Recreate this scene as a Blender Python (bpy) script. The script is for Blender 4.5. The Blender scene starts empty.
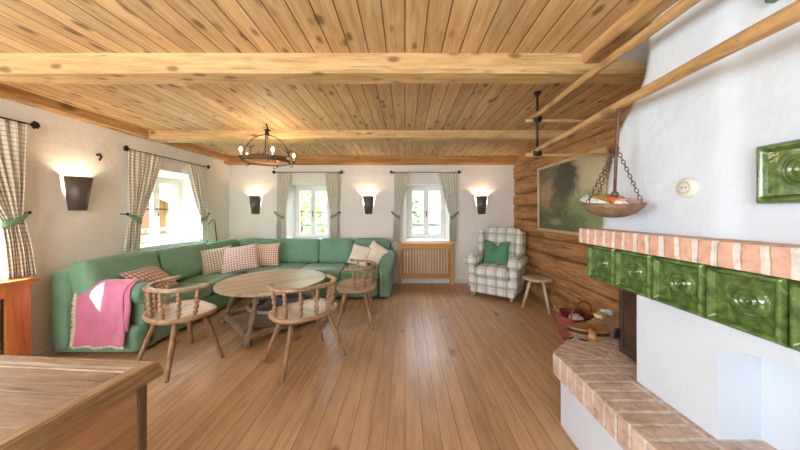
import bpy, math, random
from mathutils import Vector, Matrix, noise
random.seed(7)
SC = bpy.context.scene
COL = SC.collection
PI = math.pi
sin, cos = math.sin, math.cos

# ------------------------------------------------------------------ camera
F = 270.0                                    # focal length in pixels of an 800 px wide frame
cam = bpy.data.cameras.new('camera')
cam.sensor_fit = 'HORIZONTAL'; cam.sensor_width = 36.0; cam.lens = F * 36 / 800
cam.shift_x = -5 / 800; cam.shift_y = -13 / 800
cam.clip_start = 0.02; cam.clip_end = 300
co = bpy.data.objects.new('camera', cam); COL.objects.link(co)
co.location = (0, 0, 1.35); co.rotation_euler = (PI / 2, 0, 0)
SC.camera = co

# ------------------------------------------------------------------ world, sun, big lights, exposure
def lin(c):
    c = c / 255.0
    return c / 12.92 if c <= 0.04045 else ((c + 0.055) / 1.055) ** 2.4
def rgb(r, g, b, a=1.0): return (lin(r), lin(g), lin(b), a)

W = bpy.data.worlds.new('world'); SC.world = W; W.use_nodes = True
nt = W.node_tree; nt.nodes.clear()
out = nt.nodes.new('ShaderNodeOutputWorld'); bg = nt.nodes.new('ShaderNodeBackground')
tc = nt.nodes.new('ShaderNodeTexCoord'); sx = nt.nodes.new('ShaderNodeSeparateXYZ'); rp = nt.nodes.new('ShaderNodeValToRGB')
rp.color_ramp.elements[0].position = 0.0; rp.color_ramp.elements[0].color = (0.95, 0.98, 1.0, 1)
rp.color_ramp.elements[1].position = 0.6; rp.color_ramp.elements[1].color = (0.42, 0.62, 1.0, 1)
nt.links.new(tc.outputs['Generated'], sx.inputs[0]); nt.links.new(sx.outputs['Z'], rp.inputs[0])
nt.links.new(rp.outputs[0], bg.inputs[0]); nt.links.new(bg.outputs[0], out.inputs[0])
bg.inputs[1].default_value = 1.6

sun = bpy.data.lights.new('sun', 'SUN'); sun.energy = 45; sun.angle = math.radians(1.0); sun.color = (1, 0.95, 0.86)
so = bpy.data.objects.new('sun', sun); COL.objects.link(so)
so.rotation_euler = Vector((1.0, 1.30, -1.25)).to_track_quat('-Z', 'Y').to_euler()

def area(name, loc, direction, sx_, sy_, energy, color, spread=PI):
    l = bpy.data.lights.new(name, 'AREA'); l.shape = 'RECTANGLE'; l.size = sx_; l.size_y = sy_
    l.energy = energy; l.color = color; l.spread = spread
    o = bpy.data.objects.new(name, l); COL.objects.link(o); o.location = loc
    o.rotation_euler = Vector(direction).to_track_quat('-Z', 'Y').to_euler()
    return o
DAY = (0.80, 0.91, 1.0); XLW = -3.30
area('fill_rear', (-1.3, -2.05, 1.45), (0, 1, -0.05), 2.6, 1.2, 66, DAY)  # added fill lamp behind the camera, in front of invented rear windows
area('fill_left_rear', (XLW, -0.75, 1.42), (1, 0.25, -0.05), 1.5, 1.1, 44, (0.76, 0.88, 1.0))  # added fill lamp out of view, brightens the stove face
area('skylight_left_front_window', (-4.20, 1.60, 2.30), (1, 0, -0.75), 1.3, 0.9, 95, DAY)
area('skylight_left_window', (-4.30, 3.98, 2.45), (1, -0.1, -0.75), 1.3, 0.9, 95, DAY)
area('skylight_back_left_window', (-1.90, 6.10, 2.40), (0.1, -1, -0.75), 1.2, 0.9, 75, DAY)
area('skylight_back_window', (0.42, 6.10, 2.40), (0, -1, -0.75), 1.2, 0.9, 75, DAY)
SC.view_settings.view_transform = 'Standard'; SC.view_settings.look = 'None'
SC.view_settings.gamma = 1.0; SC.view_settings.use_curve_mapping = False
SC.view_settings.exposure = 0.90
SC.cycles.use_denoising = True
SC.cycles.max_bounces = 8; SC.cycles.diffuse_bounces = 5
SC.cycles.sample_clamp_indirect = 6.0

# ------------------------------------------------------------------ helpers: geometry
def prep(v): return Vector(v)
class G:
    def __init__(s): s.v = []; s.f = []; s.uv = {}; s.flat = set()
    def add(s, vs, fs, uvs=None, flat=False):
        b = len(s.v); s.v += [tuple(p) for p in vs]
        for i, f in enumerate(fs):
            if flat: s.flat.add(len(s.f))
            if uvs: s.uv[len(s.f)] = [uvs[k] for k in f]
            s.f.append(tuple(k + b for k in f))
        return s
    def box(s, x0, y0, z0, x1, y1, z1, M=None):
        vs = [Vector(p) for p in ((x0,y0,z0),(x1,y0,z0),(x1,y1,z0),(x0,y1,z0),(x0,y0,z1),(x1,y0,z1),(x1,y1,z1),(x0,y1,z1))]
        if M: vs = [M @ p for p in vs]
        return s.add(vs, [(0,3,2,1),(4,5,6,7),(0,1,5,4),(1,2,6,5),(2,3,7,6),(3,0,4,7)], flat=True)
    def tube(s, pts, rad, n=10, caps=True, closed=False, squash=1.0):
        P = [Vector(p) for p in pts]; m = len(P)
        R = list(rad) if hasattr(rad, '__len__') else [rad] * m
        T = []
        for i in range(m):
            if closed: t = P[(i+1) % m] - P[i-1]
            else: t = P[min(i+1, m-1)] - P[max(i-1, 0)]
            T.append(t.normalized() if t.length > 1e-9 else Vector((0,0,1)))
        a = Vector((0,0,1)) if abs(T[0].z) < 0.9 else Vector((1,0,0))
        N = (a - T[0] * a.dot(T[0])).normalized(); vs = []
        for i in range(m):
            N = N - T[i] * N.dot(T[i]); N = N.normalized() if N.length > 1e-6 else T[i].orthogonal().normalized()
            B = T[i].cross(N)
            for k in range(n):
                w = 2 * PI * k / n
                vs.append(P[i] + N * (cos(w) * R[i] * squash) + B * (sin(w) * R[i]))
        fs = []
        for i in range(m if closed else m - 1):
            j = (i + 1) % m
            for k in range(n): fs.append((i*n+k, i*n+(k+1) % n, j*n+(k+1) % n, j*n+k))
        if caps and not closed:
            fs.append(tuple(range(n))[::-1]); fs.append(tuple((m-1)*n+k for k in range(n)))
        return s.add(vs, fs)
    def lathe(s, p0, p1, prof, n=12):
        p0 = Vector(p0); p1 = Vector(p1)
        return s.tube([p0.lerp(p1, t) for t, r in prof], [r for t, r in prof], n)
    def prism(s, pts, z0, z1, M=None):
        n = len(pts)
        vs = [Vector((p[0], p[1], z0)) for p in pts] + [Vector((p[0], p[1], z1)) for p in pts]
        if M: vs = [M @ p for p in vs]
        return s.add(vs, [tuple(range(n))[::-1], tuple(range(n, 2*n))] + [(i, (i+1) % n, n+(i+1) % n, n+i) for i in range(n)], flat=True)
    def grid(s, fn, nu, nv, uvfn=None, flip=False):
        vs = []; uv = []
        for j in range(nv + 1):
            for i in range(nu + 1):
                u = i / nu; v = j / nv
                vs.append(fn(u, v)); uv.append(uvfn(u, v) if uvfn else (u, v))
        fs = []
        for j in range(nv):
            for i in range(nu):
                a = j*(nu+1)+i; q = (a, a+1, a+nu+2, a+nu+1)
                fs.append(q[::-1] if flip else q)
        return s.add(vs, fs, uv)
    def ball(s, c, r, nu=12, nv=8, sc=(1,1,1)):
        c = Vector(c); vs = [c + Vector((0,0,-r*sc[2]))]
        for j in range(1, nv):
            a = -PI/2 + PI*j/nv
            for i in range(nu):
                w = 2*PI*i/nu
                vs.append(c + Vector((cos(a)*cos(w)*r*sc[0], cos(a)*sin(w)*r*sc[1], sin(a)*r*sc[2])))
        vs.append(c + Vector((0,0,r*sc[2]))); fs = []; L = len(vs) - 1
        for i in range(nu):
            fs.append((0, 1+(i+1) % nu, 1+i)); fs.append((L, L-nu+i, L-nu+(i+1) % nu))
        for j in range(nv-2):
            for i in range(nu):
                a = 1+j*nu; fs.append((a+i, a+(i+1) % nu, a+nu+(i+1) % nu, a+nu+i))
        return s.add(vs, fs)
    def soft(s, c, size, r, puff=(0,0,0), n=8, M=None, wob=0.0, seed=0):
        """rounded, puffed box (cushions, upholstery)"""
        c = Vector(c); h = Vector(size) * 0.5; idx = {}; vs = []; fs = []
        r = min(r, h.x*0.98, h.y*0.98, h.z*0.98)
        def vert(p):
            k = (round(p[0], 5), round(p[1], 5), round(p[2], 5))
            if k in idx: return idx[k]
            # non-uniform spacing : denser near the edges
            q = Vector([math.copysign(1 - (1-abs(t))**1.5, t) * h[a] for a, t in enumerate(p)])
            core = Vector([max(-(h[a]-r), min(h[a]-r, q[a])) for a in range(3)])
            d = q - core
            if d.length > 1e-9: q = core + d.normalized() * r
            for a in range(3):
                b, e = (a+1) % 3, (a+2) % 3
                q[a] += (q[a] / h[a]) * puff[a] * max(0, 1-p[b]**2) * max(0, 1-p[e]**2)
            if wob: q += noise.noise_vector(q*5 + Vector((seed*3.1, seed, 0))) * wob
            q = q + c
            if M: q = M @ q
            idx[k] = len(vs); vs.append(q); return idx[k]
        for a in range(3):
            b, e = (a+1) % 3, (a+2) % 3
            for sgn in (-1, 1):
                for i in range(n):
                    for j in range(n):
                        quad = []
                        for (di, dj) in ((0,0),(1,0),(1,1),(0,1)):
                            p = [0,0,0]; p[a] = sgn; p[b] = -1+2*(i+di)/n; p[e] = -1+2*(j+dj)/n
                            quad.append(vert(p))
                        fs.append(tuple(quad if sgn > 0 else quad[::-1]))
        return s.add(vs, fs)
    def build(s, name, mat, parent=None, bevel=0, solid=0, smooth=True, subsurf=0, loc=None, seg=2):
        me = bpy.data.meshes.new(name)
        me.from_pydata(s.v, [], s.f); me.update()
        if s.uv:
            uvl = me.uv_layers.new(name='UVMap')
            for pi, p in enumerate(me.polygons):
                if pi in s.uv:
                    for k, li in enumerate(p.loop_indices): uvl.data[li].uv = s.uv[pi][k]
        for pi, p in enumerate(me.polygons): p.use_smooth = smooth and pi not in s.flat
        me.materials.append(mat)
        o = bpy.data.objects.new(name, me); COL.objects.link(o)
        if parent: o.parent = parent
        if loc: o.location = loc
        if solid:
            m = o.modifiers.new('solid', 'SOLIDIFY'); m.thickness = solid; m.offset = 0
        if bevel:
            m = o.modifiers.new('bevel', 'BEVEL'); m.width = bevel; m.segments = seg; m.limit_method = 'ANGLE'
        if subsurf:
            m = o.modifiers.new('sub', 'SUBSURF'); m.levels = subsurf; m.render_levels = subsurf
        return o

def tag(o, label=None, cat=None, group=None, kind=None):
    if label: o['label'] = label
    if cat: o['category'] = cat
    if group: o['group'] = group
    if kind: o['kind'] = kind
    return o
def thing(name, label, cat, loc=(0,0,0), rz=0, group=None, kind=None, rot=None):
    o = bpy.data.objects.new(name, None); COL.objects.link(o); o.location = loc
    o.rotation_euler = rot if rot else (0, 0, rz); o.empty_display_size = 0.1
    return tag(o, label, cat, group, kind)
def copy_tree(o, parent=None):
    c = o.copy(); COL.objects.link(c); c.parent = parent
    for ch in list(o.children): copy_tree(ch, c)
    return c
def RX(a): return Matrix.Rotation(a, 4, 'X')
def RY(a): return Matrix.Rotation(a, 4, 'Y')
def RZ(a): return Matrix.Rotation(a, 4, 'Z')
def TR(x, y, z): return Matrix.Translation((x, y, z))
def smooth_closed(pts, n=6):
    P = [Vector((p[0], p[1], 0)) for p in pts]; m = len(P); r = []
    for i in range(m):
        a, b, c, d = P[i-1], P[i], P[(i+1) % m], P[(i+2) % m]
        for k in range(n):
            t = k/n
            r.append(0.5*((2*b)+(c-a)*t+(2*a-5*b+4*c-d)*t*t+(3*b-3*c+d-a)*t**3))
    return [(p.x, p.y) for p in r]

# ------------------------------------------------------------------ helpers: materials
class NT:
    def __init__(s, name, rough=0.6, metal=0.0, spec=0.5):
        s.m = bpy.data.materials.new(name); s.m.use_nodes = True; s.t = s.m.node_tree; s.t.nodes.clear()
        s.o = s.n('ShaderNodeOutputMaterial'); s.b = s.n('ShaderNodeBsdfPrincipled')
        s.l(s.b.outputs[0], s.o.inputs[0])
        s.b.inputs['Roughness'].default_value = rough; s.b.inputs['Metallic'].default_value = metal
        s.b.inputs['Specular IOR Level'].default_value = spec
        s.tc = s.n('ShaderNodeTexCoord')
    def n(s, t): return s.t.nodes.new(t)
    def l(s, a, b): s.t.links.new(a, b)
    def put(s, sock, v):
        if isinstance(v, bpy.types.NodeSocket): s.l(v, sock)
        else: sock.default_value = v
    def math(s, op, a, b=0.0, c=None):
        n = s.n('ShaderNodeMath'); n.operation = op; s.put(n.inputs[0], a); s.put(n.inputs[1], b)
        if c is not None: s.put(n.inputs[2], c)
        return n.outputs[0]
    def mix(s, fac, a, b, blend='MIX'):
        n = s.n('ShaderNodeMix'); n.data_type = 'RGBA'; n.blend_type = blend
        s.put(n.inputs[0], fac); s.put(n.inputs[6], a); s.put(n.inputs[7], b); return n.outputs[2]
    def noise(s, vec, scale, detail=4, rough=0.55, dist=0.0):
        n = s.n('ShaderNodeTexNoise'); s.put(n.inputs['Vector'], vec); n.inputs['Scale'].default_value = scale
        n.inputs['Detail'].default_value = detail; n.inputs['Roughness'].default_value = rough
        n.inputs['Distortion'].default_value = dist; return n.outputs['Fac']
    def ramp(s, fac, *st):
        n = s.n('ShaderNodeValToRGB'); s.put(n.inputs[0], fac); e = n.color_ramp.elements
        e[0].position, e[0].color = st[0]; e[1].position, e[1].color = st[1]
        for p, c in st[2:]:
            k = e.new(p); k.color = c
        return n.outputs[0]
    def step(s, v, a, b):
        n = s.n('ShaderNodeMapRange'); n.clamp = True; s.put(n.inputs[0], v)
        n.inputs[1].default_value = a; n.inputs[2].default_value = b; return n.outputs[0]
    def vec(s, x, y, z):
        n = s.n('ShaderNodeCombineXYZ'); s.put(n.inputs[0], x); s.put(n.inputs[1], y); s.put(n.inputs[2], z); return n.outputs[0]
    def sep(s, v):
        n = s.n('ShaderNodeSeparateXYZ'); s.l(v, n.inputs[0]); return n.outputs
    def map(s, v, scale=(1,1,1), loc=(0,0,0)):
        n = s.n('ShaderNodeMapping'); s.l(v, n.inputs[0]); n.inputs['Scale'].default_value = scale; n.inputs['Location'].default_value = loc
        return n.outputs[0]
    def bump(s, h, strength=0.3, dist=0.01):
        n = s.n('ShaderNodeBump'); s.put(n.inputs['Height'], h); n.inputs['Strength'].default_value = strength
        n.inputs['Distance'].default_value = dist; s.l(n.outputs[0], s.b.inputs['Normal'])
    def color(s, v): s.put(s.b.inputs['Base Color'], v)

def plain(name, c, rough=0.6, metal=0.0, var=0.12, scale=8.0, bump=0.0, spec=0.5, bscale=None):
    m = NT(name, rough, metal, spec); ob = m.tc.outputs['Object']
    f = m.noise(ob, scale, 3)
    d = tuple(x*(1-var) for x in c[:3]) + (1,); e = tuple(min(1, x*(1+var)) for x in c[:3]) + (1,)
    m.color(m.ramp(f, (0.3, d), (0.7, e)))
    if bump: m.bump(m.noise(ob, bscale or scale*4, 3), bump, 0.01)
    return m.m

def wood(name, c1, c2, axis=1, plank=None, width=0.14, rough=0.5, knots=0.5, var=0.25, groove=0.03, gcol=None, grain=1.0, bump=0.25, knot_col=None, wear=None, spec=0.4, coarse=1.0, kscale=6.0, ksize=0.16, cracks=0.0, cw=0.010):
    m = NT(name, rough, 0, spec); S = m.sep(m.tc.outputs['Object']); X = [S[0], S[1], S[2]]
    rnd = 0.0; g = None
    if plank is not None:
        q = m.math('DIVIDE', X[plank], width)
        idx = m.math('FLOOR', q); fr = m.math('FRACT', q)
        wn = m.n('ShaderNodeTexWhiteNoise'); wn.noise_dimensions = '1D'; m.l(idx, wn.inputs['W']); rnd = wn.outputs['Value']
        dist = m.math('MINIMUM', fr, m.math('SUBTRACT', 1.0, fr))
        g = m.step(dist, groove*0.35, groove)
    off = m.math('MULTIPLY', rnd, 17.0)
    Y = list(X)
    st = [1.0, 1.0, 1.0]; st[axis] = 0.09
    for a in range(3): Y[a] = m.math('MULTIPLY_ADD', X[a], st[a], off)
    v = m.vec(*Y)
    n1 = m.noise(v, 22*grain, 5, 0.6, 0.6*coarse); n2 = m.noise(v, 5*grain, 3, 0.5, 1.0*coarse)
    t = m.math('MULTIPLY_ADD', n1, 0.6, m.math('MULTIPLY', n2, 0.5))
    col = m.ramp(t, (0.38, c2), (0.68, c1))
    if plank is not None:
        k = m.math('MULTIPLY_ADD', rnd, var, 1 - var*0.5)
        kk = m.vec(k, k, k); col = m.mix(1.0, col, kk, 'MULTIPLY')
    if knots > 0:
        st2 = [1.0, 1.0, 1.0]; st2[axis] = 0.45
        Z = [m.math('MULTIPLY_ADD', X[a], st2[a], off) for a in range(3)]
        if plank is not None: Z[3 - plank - axis] = 0.0
        vo = m.n('ShaderNodeTexVoronoi'); m.l(m.vec(*Z), vo.inputs['Vector']); vo.inputs['Scale'].default_value = kscale
        vo.inputs['Randomness'].default_value = 1.0
        kn = m.math('SUBTRACT', 1.0, m.step(m.math('MULTIPLY_ADD', n1, -0.12, vo.outputs['Distance']), ksize*.35, ksize))
        sc = m.sep(vo.outputs['Color']); kn = m.math('MULTIPLY', kn, m.step(sc[0], 1-knots, 1-knots+0.15))
        kc = knot_col or tuple(x*0.35 for x in c2[:3]) + (1,)
        col = m.mix(m.math('MULTIPLY', kn, 0.8), col, kc)
    if cracks > 0:
        st3 = [1.0, 1.0, 1.0]; st3[axis] = 0.035
        Q = [m.math('MULTIPLY_ADD', X[a], st3[a], off) for a in range(3)]
        nc = m.noise(m.vec(*Q), 9*grain, 2, 0.5, 0.3)
        ln = m.math('SUBTRACT', 1.0, m.step(m.math('ABSOLUTE', m.math('SUBTRACT', nc, 0.5)), 0.0, cw))
        ln = m.math('MULTIPLY', ln, m.step(m.noise(m.tc.outputs['Object'], 2.3, 2), 0.42, 0.55))
        col = m.mix(m.math('MULTIPLY', ln, cracks), col, gcol or tuple(x*0.3 for x in c2[:3]) + (1,))
    if wear:
        wf = m.step(m.noise(m.tc.outputs['Object'], 3.0, 5, 0.7), 0.5, 0.62)
        col = m.mix(m.math('MULTIPLY', wf, 0.6), col, wear)
    if g is not None:
        col = m.mix(g, gcol or tuple(x*0.25 for x in c2[:3]) + (1,), col)
        m.bump(m.math('ADD', g, m.math('MULTIPLY', n1, 0.12)), bump, 0.006)
    else: m.bump(n1, bump, 0.004)
    m.color(col)
    return m.m

def stripes(m, coord, period, a, w):
    f = m.math('FRACT', m.math('ADD', m.math('DIVIDE', coord, period), a))
    d = m.math('ABSOLUTE', m.math('SUBTRACT', f, 0.5))
    return m.math('SUBTRACT', 1.0, m.step(d, w*0.75, w*1.25))
def plaid_uv(name, base, s1, s2, per, w=0.22, bold=0.6, rough=0.9):
    """woven check laid out in the cloth's own UV (metres)"""
    m = NT(name, rough, 0, 0.2); S = m.sep(m.tc.outputs['UV'])
    a = stripes(m, S[0], per, 0.0, w); b = stripes(m, S[1], per, 0.0, w)
    a2 = stripes(m, S[0], per, 0.37, w*0.35); b2 = stripes(m, S[1], per, 0.37, w*0.35)
    c = m.mix(m.math('MULTIPLY', a, bold), base, s1); c = m.mix(m.math('MULTIPLY', b, bold), c, s1)
    c = m.mix(m.math('MULTIPLY', a2, bold*0.8), c, s2); c = m.mix(m.math('MULTIPLY', b2, bold*0.8), c, s2)
    m.color(c); m.bump(m.noise(m.tc.outputs['Object'], 220, 2), 0.2, 0.003)
    m.b.inputs['Sheen Weight'].default_value = 0.2
    return m.m
def plaid_obj(name, base, s1, s2, per, w=0.16, bold=0.55):
    m = NT(name, 0.9, 0, 0.2); S = m.sep(m.tc.outputs['Object']); N = m.sep(m.tc.outputs['Normal']); c = base
    for i in range(3):
        on = m.math('SUBTRACT', 1.0, m.step(m.math('ABSOLUTE', N[i]), 0.7, 0.8))
        a = m.math('MULTIPLY', stripes(m, S[i], per, 0.11*i, w), on)
        b = m.math('MULTIPLY', stripes(m, S[i], per, 0.11*i+0.30, w*0.3), on)
        c = m.mix(m.math('MULTIPLY', a, bold), c, s1); c = m.mix(m.math('MULTIPLY', b, bold*0.8), c, s2)
    m.color(c); m.bump(m.noise(m.tc.outputs['Object'], 200, 2), 0.2, 0.003)
    return m.m
def fabric(name, c, var=0.12, rough=0.85, fold=0.0, sheen=0.3):
    m = NT(name, rough, 0, 0.25); ob = m.tc.outputs['Object']
    f = m.math('MULTIPLY_ADD', m.noise(ob, 160, 2), 0.35, m.math('MULTIPLY', m.noise(ob, 5, 3), 0.65))
    d = tuple(x*(1-var) for x in c[:3]) + (1,); e = tuple(min(1, x*(1+var)) for x in c[:3]) + (1,)
    m.color(m.ramp(f, (0.35, d), (0.65, e)))
    m.bump(m.math('MULTIPLY_ADD', m.noise(ob, 150, 2), 0.15, m.math('MULTIPLY', m.noise(ob, 7, 3, 0.5, 0.8), 1.0+fold)), 0.35, 0.02)
    m.b.inputs['Sheen Weight'].default_value = sheen; return m.m
def emit(name, c, s):
    m = NT(name, 0.4); m.color((0.9, 0.85, 0.75, 1)); m.b.inputs['Emission Color'].default_value = c
    m.b.inputs['Emission Strength'].default_value = s; return m.m
def bricks(name, c1, c2, mortar, pitch, length, ms=0.016, rough=0.85, xoff=0.0, yoff=0.0, blotch=None, ang=None):
    m = NT(name, rough, 0, 0.2); S = m.sep(m.tc.outputs['Object'])
    wob = m.math('MULTIPLY_ADD', m.noise(m.tc.outputs['Object'], 9, 2), 0.022, -0.011)
    sx_, sy_ = S[0], S[1]
    if ang is not None:
        c, d = cos(ang), sin(ang)
        sy_ = m.math('ADD', m.math('MULTIPLY', S[0], c), m.math('MULTIPLY', S[1], d))
        sx_ = m.math('SUBTRACT', m.math('MULTIPLY', S[0], d), m.math('MULTIPLY', S[1], c))
    v = m.vec(m.math('ADD', m.math('ADD', sx_, m.math('MULTIPLY', wob, .5)), xoff), m.math('ADD', m.math('ADD', sy_, wob), yoff), 0.0)
    b = m.n('ShaderNodeTexBrick'); m.l(v, b.inputs['Vector']); b.inputs['Scale'].default_value = 1.0
    b.inputs['Brick Width'].default_value = length; b.inputs['Row Height'].default_value = pitch
    b.inputs['Mortar Size'].default_value = ms; b.inputs['Mortar Smooth'].default_value = 0.35; b.inputs['Bias'].default_value = 0.0
    b.offset = 0.0; b.squash = 1.0
    b.inputs['Color1'].default_value = c1; b.inputs['Color2'].default_value = c2; b.inputs['Mortar'].default_value = mortar
    n = m.noise(m.tc.outputs['Object'], 26, 5, 0.7)
    col = m.mix(0.5, b.outputs['Color'], m.ramp(n, (0.3, (0.35, 0.33, 0.32, 1)), (0.62, (1, 1, 1, 1))), 'MULTIPLY')
    if blotch:
        col = m.mix(m.math('MULTIPLY', m.step(m.noise(m.tc.outputs['Object'], 11, 5, 0.7), 0.48, 0.62), 0.55), col, blotch)
    m.color(col)
    m.bump(m.math('SUBTRACT', m.math('MULTIPLY', n, 0.5), b.outputs['Fac']), 0.5, 0.01)
    return m.m
def plaster(name, c, b=0.25, rough=0.9):
    m = NT(name, rough, 0, 0.2); ob = m.tc.outputs['Object']
    n = m.noise(ob, 3.0, 4, 0.5); d = tuple(x*0.95 for x in c[:3]) + (1,)
    m.color(m.ramp(n, (0.3, d), (0.7, c))); m.bump(m.math('MULTIPLY_ADD', m.noise(ob, 40, 3), 0.08, n), b, 0.05); return m.m

M_wall = plaster('wall_plaster', rgb(238, 235, 230), 0.4)
M_stove = plaster('stove_plaster', rgb(212, 221, 232), 0.3)
M_ceil = wood('ceiling_boards', rgb(216, 184, 138), rgb(180, 142, 94), 1, 0, 0.118, 0.6, 0.65, 0.24, 0.04, bump=0.5, grain=2.0, coarse=.7, kscale=11.0, ksize=.23, knot_col=rgb(104, 70, 44), gcol=rgb(96, 66, 38), cracks=.35)
M_beam = wood('beam_pine', rgb(216, 182, 132), rgb(176, 136, 88), 0, None, rough=0.65, knots=0.6, grain=2.0, coarse=.6, kscale=12, ksize=.24, knot_col=rgb(120, 80, 50), cracks=.6)
M_beamy = wood('beam_pine_lengthwise', rgb(206, 164, 110), rgb(148, 104, 60), 1, None, rough=0.65, knots=0.6, grain=2.0, coarse=.6, kscale=8, ksize=.3)
M_trim = wood('beam_orange', rgb(196, 146, 88), rgb(150, 98, 50), 0, None, rough=0.65, knots=0.5)
M_floor = wood('floor_boards', rgb(203, 168, 132), rgb(170, 133, 99), 1, 0, 0.108, 0.34, 0.45, 0.12, 0.022, gcol=rgb(104, 70, 44), bump=0.15, spec=0.5, grain=1.6, coarse=.7, kscale=5, ksize=.16, knot_col=rgb(120, 80, 50))
M_log = wood('log_wall_wood', rgb(206, 156, 104), rgb(132, 88, 50), 1, None, rough=0.75, knots=0.35, grain=2.0, bump=0.7, coarse=.8, kscale=9, ksize=.20, knot_col=rgb(90, 56, 34), cracks=.85, cw=.016)
M_logx = M_log
M_white = plain('white_paint', rgb(236, 236, 234), 0.4, var=0.03)
M_basebd = plain('baseboard_paint', rgb(226, 224, 222), 0.5, var=0.03)
M_green = fabric('green_upholstery', rgb(118, 160, 134), 0.10, fold=0.5)
M_greenp = fabric('green_cushion_cloth', rgb(92, 150, 112), 0.10)
M_tie = fabric('green_tieback_cloth', rgb(120, 152, 118), 0.10)
M_curt = plaid_uv('curtain_check', rgb(238, 235, 222), rgb(116, 108, 90), rgb(190, 184, 164), 0.038, 0.12, 0.45)
M_tartan = plaid_obj('armchair_check', rgb(236, 237, 230), rgb(140, 146, 138), rgb(150, 140, 128), 0.155, 0.15, 0.5)
M_pA = plaid_uv('brown_red_check', rgb(240, 232, 218), rgb(140, 94, 66), rgb(120, 146, 100), 0.034, 0.20, 0.65)
M_pB = plaid_uv('red_check', rgb(244, 240, 238), rgb(170, 84, 78), rgb(190, 160, 150), 0.036, 0.18, 0.62)
M_pC = plaid_uv('orange_red_check', rgb(242, 234, 222), rgb(192, 100, 74), rgb(160, 160, 110), 0.036, 0.20, 0.68)
M_pD = plaid_uv('maroon_check', rgb(244, 232, 220), rgb(160, 84, 80), rgb(140, 110, 90), 0.045, 0.22, 0.75)
M_pW = plaid_uv('cream_sprig_cloth', rgb(240, 232, 220), rgb(222, 200, 188), rgb(196, 176, 160), 0.06, 0.12, 0.5)
M_throw = fabric('pink_wool', rgb(210, 126, 160), 0.12, sheen=0.5)
M_fringe = fabric('cream_wool', rgb(240, 226, 208), 0.05)
M_chair = wood('turned_chair_wood', rgb(184, 150, 118), rgb(112, 82, 60), 2, None, rough=0.38, knots=0, grain=1.5, bump=0.1)
M_seat = wood('chair_seat_wood', rgb(190, 160, 130), rgb(134, 102, 78), 1, None, rough=0.35, knots=0.2, grain=1.3, bump=0.1)
M_table = wood('table_top_wood', rgb(196, 180, 152), rgb(156, 136, 108), 0, 1, 0.16, 0.35, 0.2, 0.12, 0.012, bump=0.1)
M_tleg = wood('table_leg_wood', rgb(168, 148, 126), rgb(112, 92, 76), 2, None, rough=0.42, knots=0, grain=2)
M_pine = wood('radiator_pine', rgb(214, 164, 106), rgb(176, 120, 66), 2, None, rough=0.4, knots=0.3)
M_pineh = wood('radiator_pine_top', rgb(214, 164, 106), rgb(176, 120, 66), 0, None, rough=0.4, knots=0.3)
M_orange = wood('radiator_orange_pine', rgb(206, 136, 74), rgb(160, 92, 44), 2, None, rough=0.4, knots=0.3)
M_chest = wood('old_chest_wood', rgb(186, 158, 132), rgb(128, 100, 80), 0, 1, 0.19, 0.42, 0.55, 0.2, 0.012, wear=rgb(92, 78, 70), knot_col=rgb(50, 36, 28), bump=0.8, coarse=1.2, cracks=.8, cw=.02, grain=3.2, kscale=5, ksize=.2)
M_chestr = wood('old_chest_moulding', rgb(180, 154, 126), rgb(120, 96, 74), 0, None, rough=0.45, knots=0.3, cracks=.6, grain=3.2, bump=.5)
M_chesty = wood('old_chest_moulding_side', rgb(178, 146, 106), rgb(120, 90, 58), 1, None, rough=0.45, knots=0.3, cracks=.6, grain=3.2, bump=.5)
M_chests = wood('old_chest_side', rgb(196, 156, 114), rgb(150, 110, 74), 1, None, rough=0.5, knots=0.4, cracks=.4, grain=1.5, kscale=4, ksize=.2)
M_post = wood('old_chest_post', rgb(150, 124, 98), rgb(84, 66, 52), 2, None, rough=0.6, knots=0.3)
M_stool = wood('pale_stool_wood', rgb(212, 196, 168), rgb(170, 148, 118), 0, None, rough=0.55, knots=0.1)
M_stooll = wood('pale_stool_leg', rgb(216, 200, 174), rgb(176, 156, 126), 2, None, rough=0.55, knots=0.1)
M_pole = wood('pole_wood', rgb(206, 168, 116), rgb(150, 110, 66), 1, None, rough=0.5, knots=0.5, grain=2, kscale=12, ksize=.3, cracks=.5)
M_polex = wood('cross_pole_wood', rgb(210, 172, 118), rgb(168, 128, 80), 0, None, rough=0.55, knots=0.2)
M_iron = plain('black_iron', rgb(48, 46, 46), 0.5, 0.6, 0.2, 30)
M_rust = plain('rusty_iron', rgb(110, 88, 76), 0.6, 0.5, 0.25, 40)
M_bronze = plain('dark_bronze', rgb(104, 98, 92), 0.5, 0.5, 0.1, 10)
M_brickm = bricks('mantel_bricks', rgb(222, 172, 148), rgb(230, 186, 164), rgb(232, 226, 220), 0.069, 0.9, 0.013, xoff=0.60)
M_brickh = bricks('hearth_bricks', rgb(212, 184, 168), rgb(220, 196, 180), rgb(222, 216, 208), 0.072, 0.265, 0.010, xoff=0.675, blotch=rgb(160, 128, 110))
M_brickc = bricks('hearth_bricks_splayed', rgb(212, 184, 168), rgb(220, 196, 180), rgb(222, 216, 208), 0.072, 0.265, 0.010, xoff=0.843, blotch=rgb(160, 128, 110), ang=math.atan2(.69, .77))
def glaze(name, c1, c2):
    m = NT(name, 0.08, 0, 0.6); ob = m.tc.outputs['Object']
    n = m.noise(ob, 14, 4, 0.6, 1.5)
    m.color(m.ramp(n, (0.3, c2), (0.62, c1), (0.8, rgb(168, 184, 116)))); m.b.inputs['Coat Weight'].default_value = 0.6
    m.b.inputs['Coat Roughness'].default_value = 0.05
    m.bump(m.noise(ob, 40, 2), 0.25, 0.004); return m.m
M_glaze = glaze('green_glaze', rgb(94, 122, 60), rgb(36, 60, 26))
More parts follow.
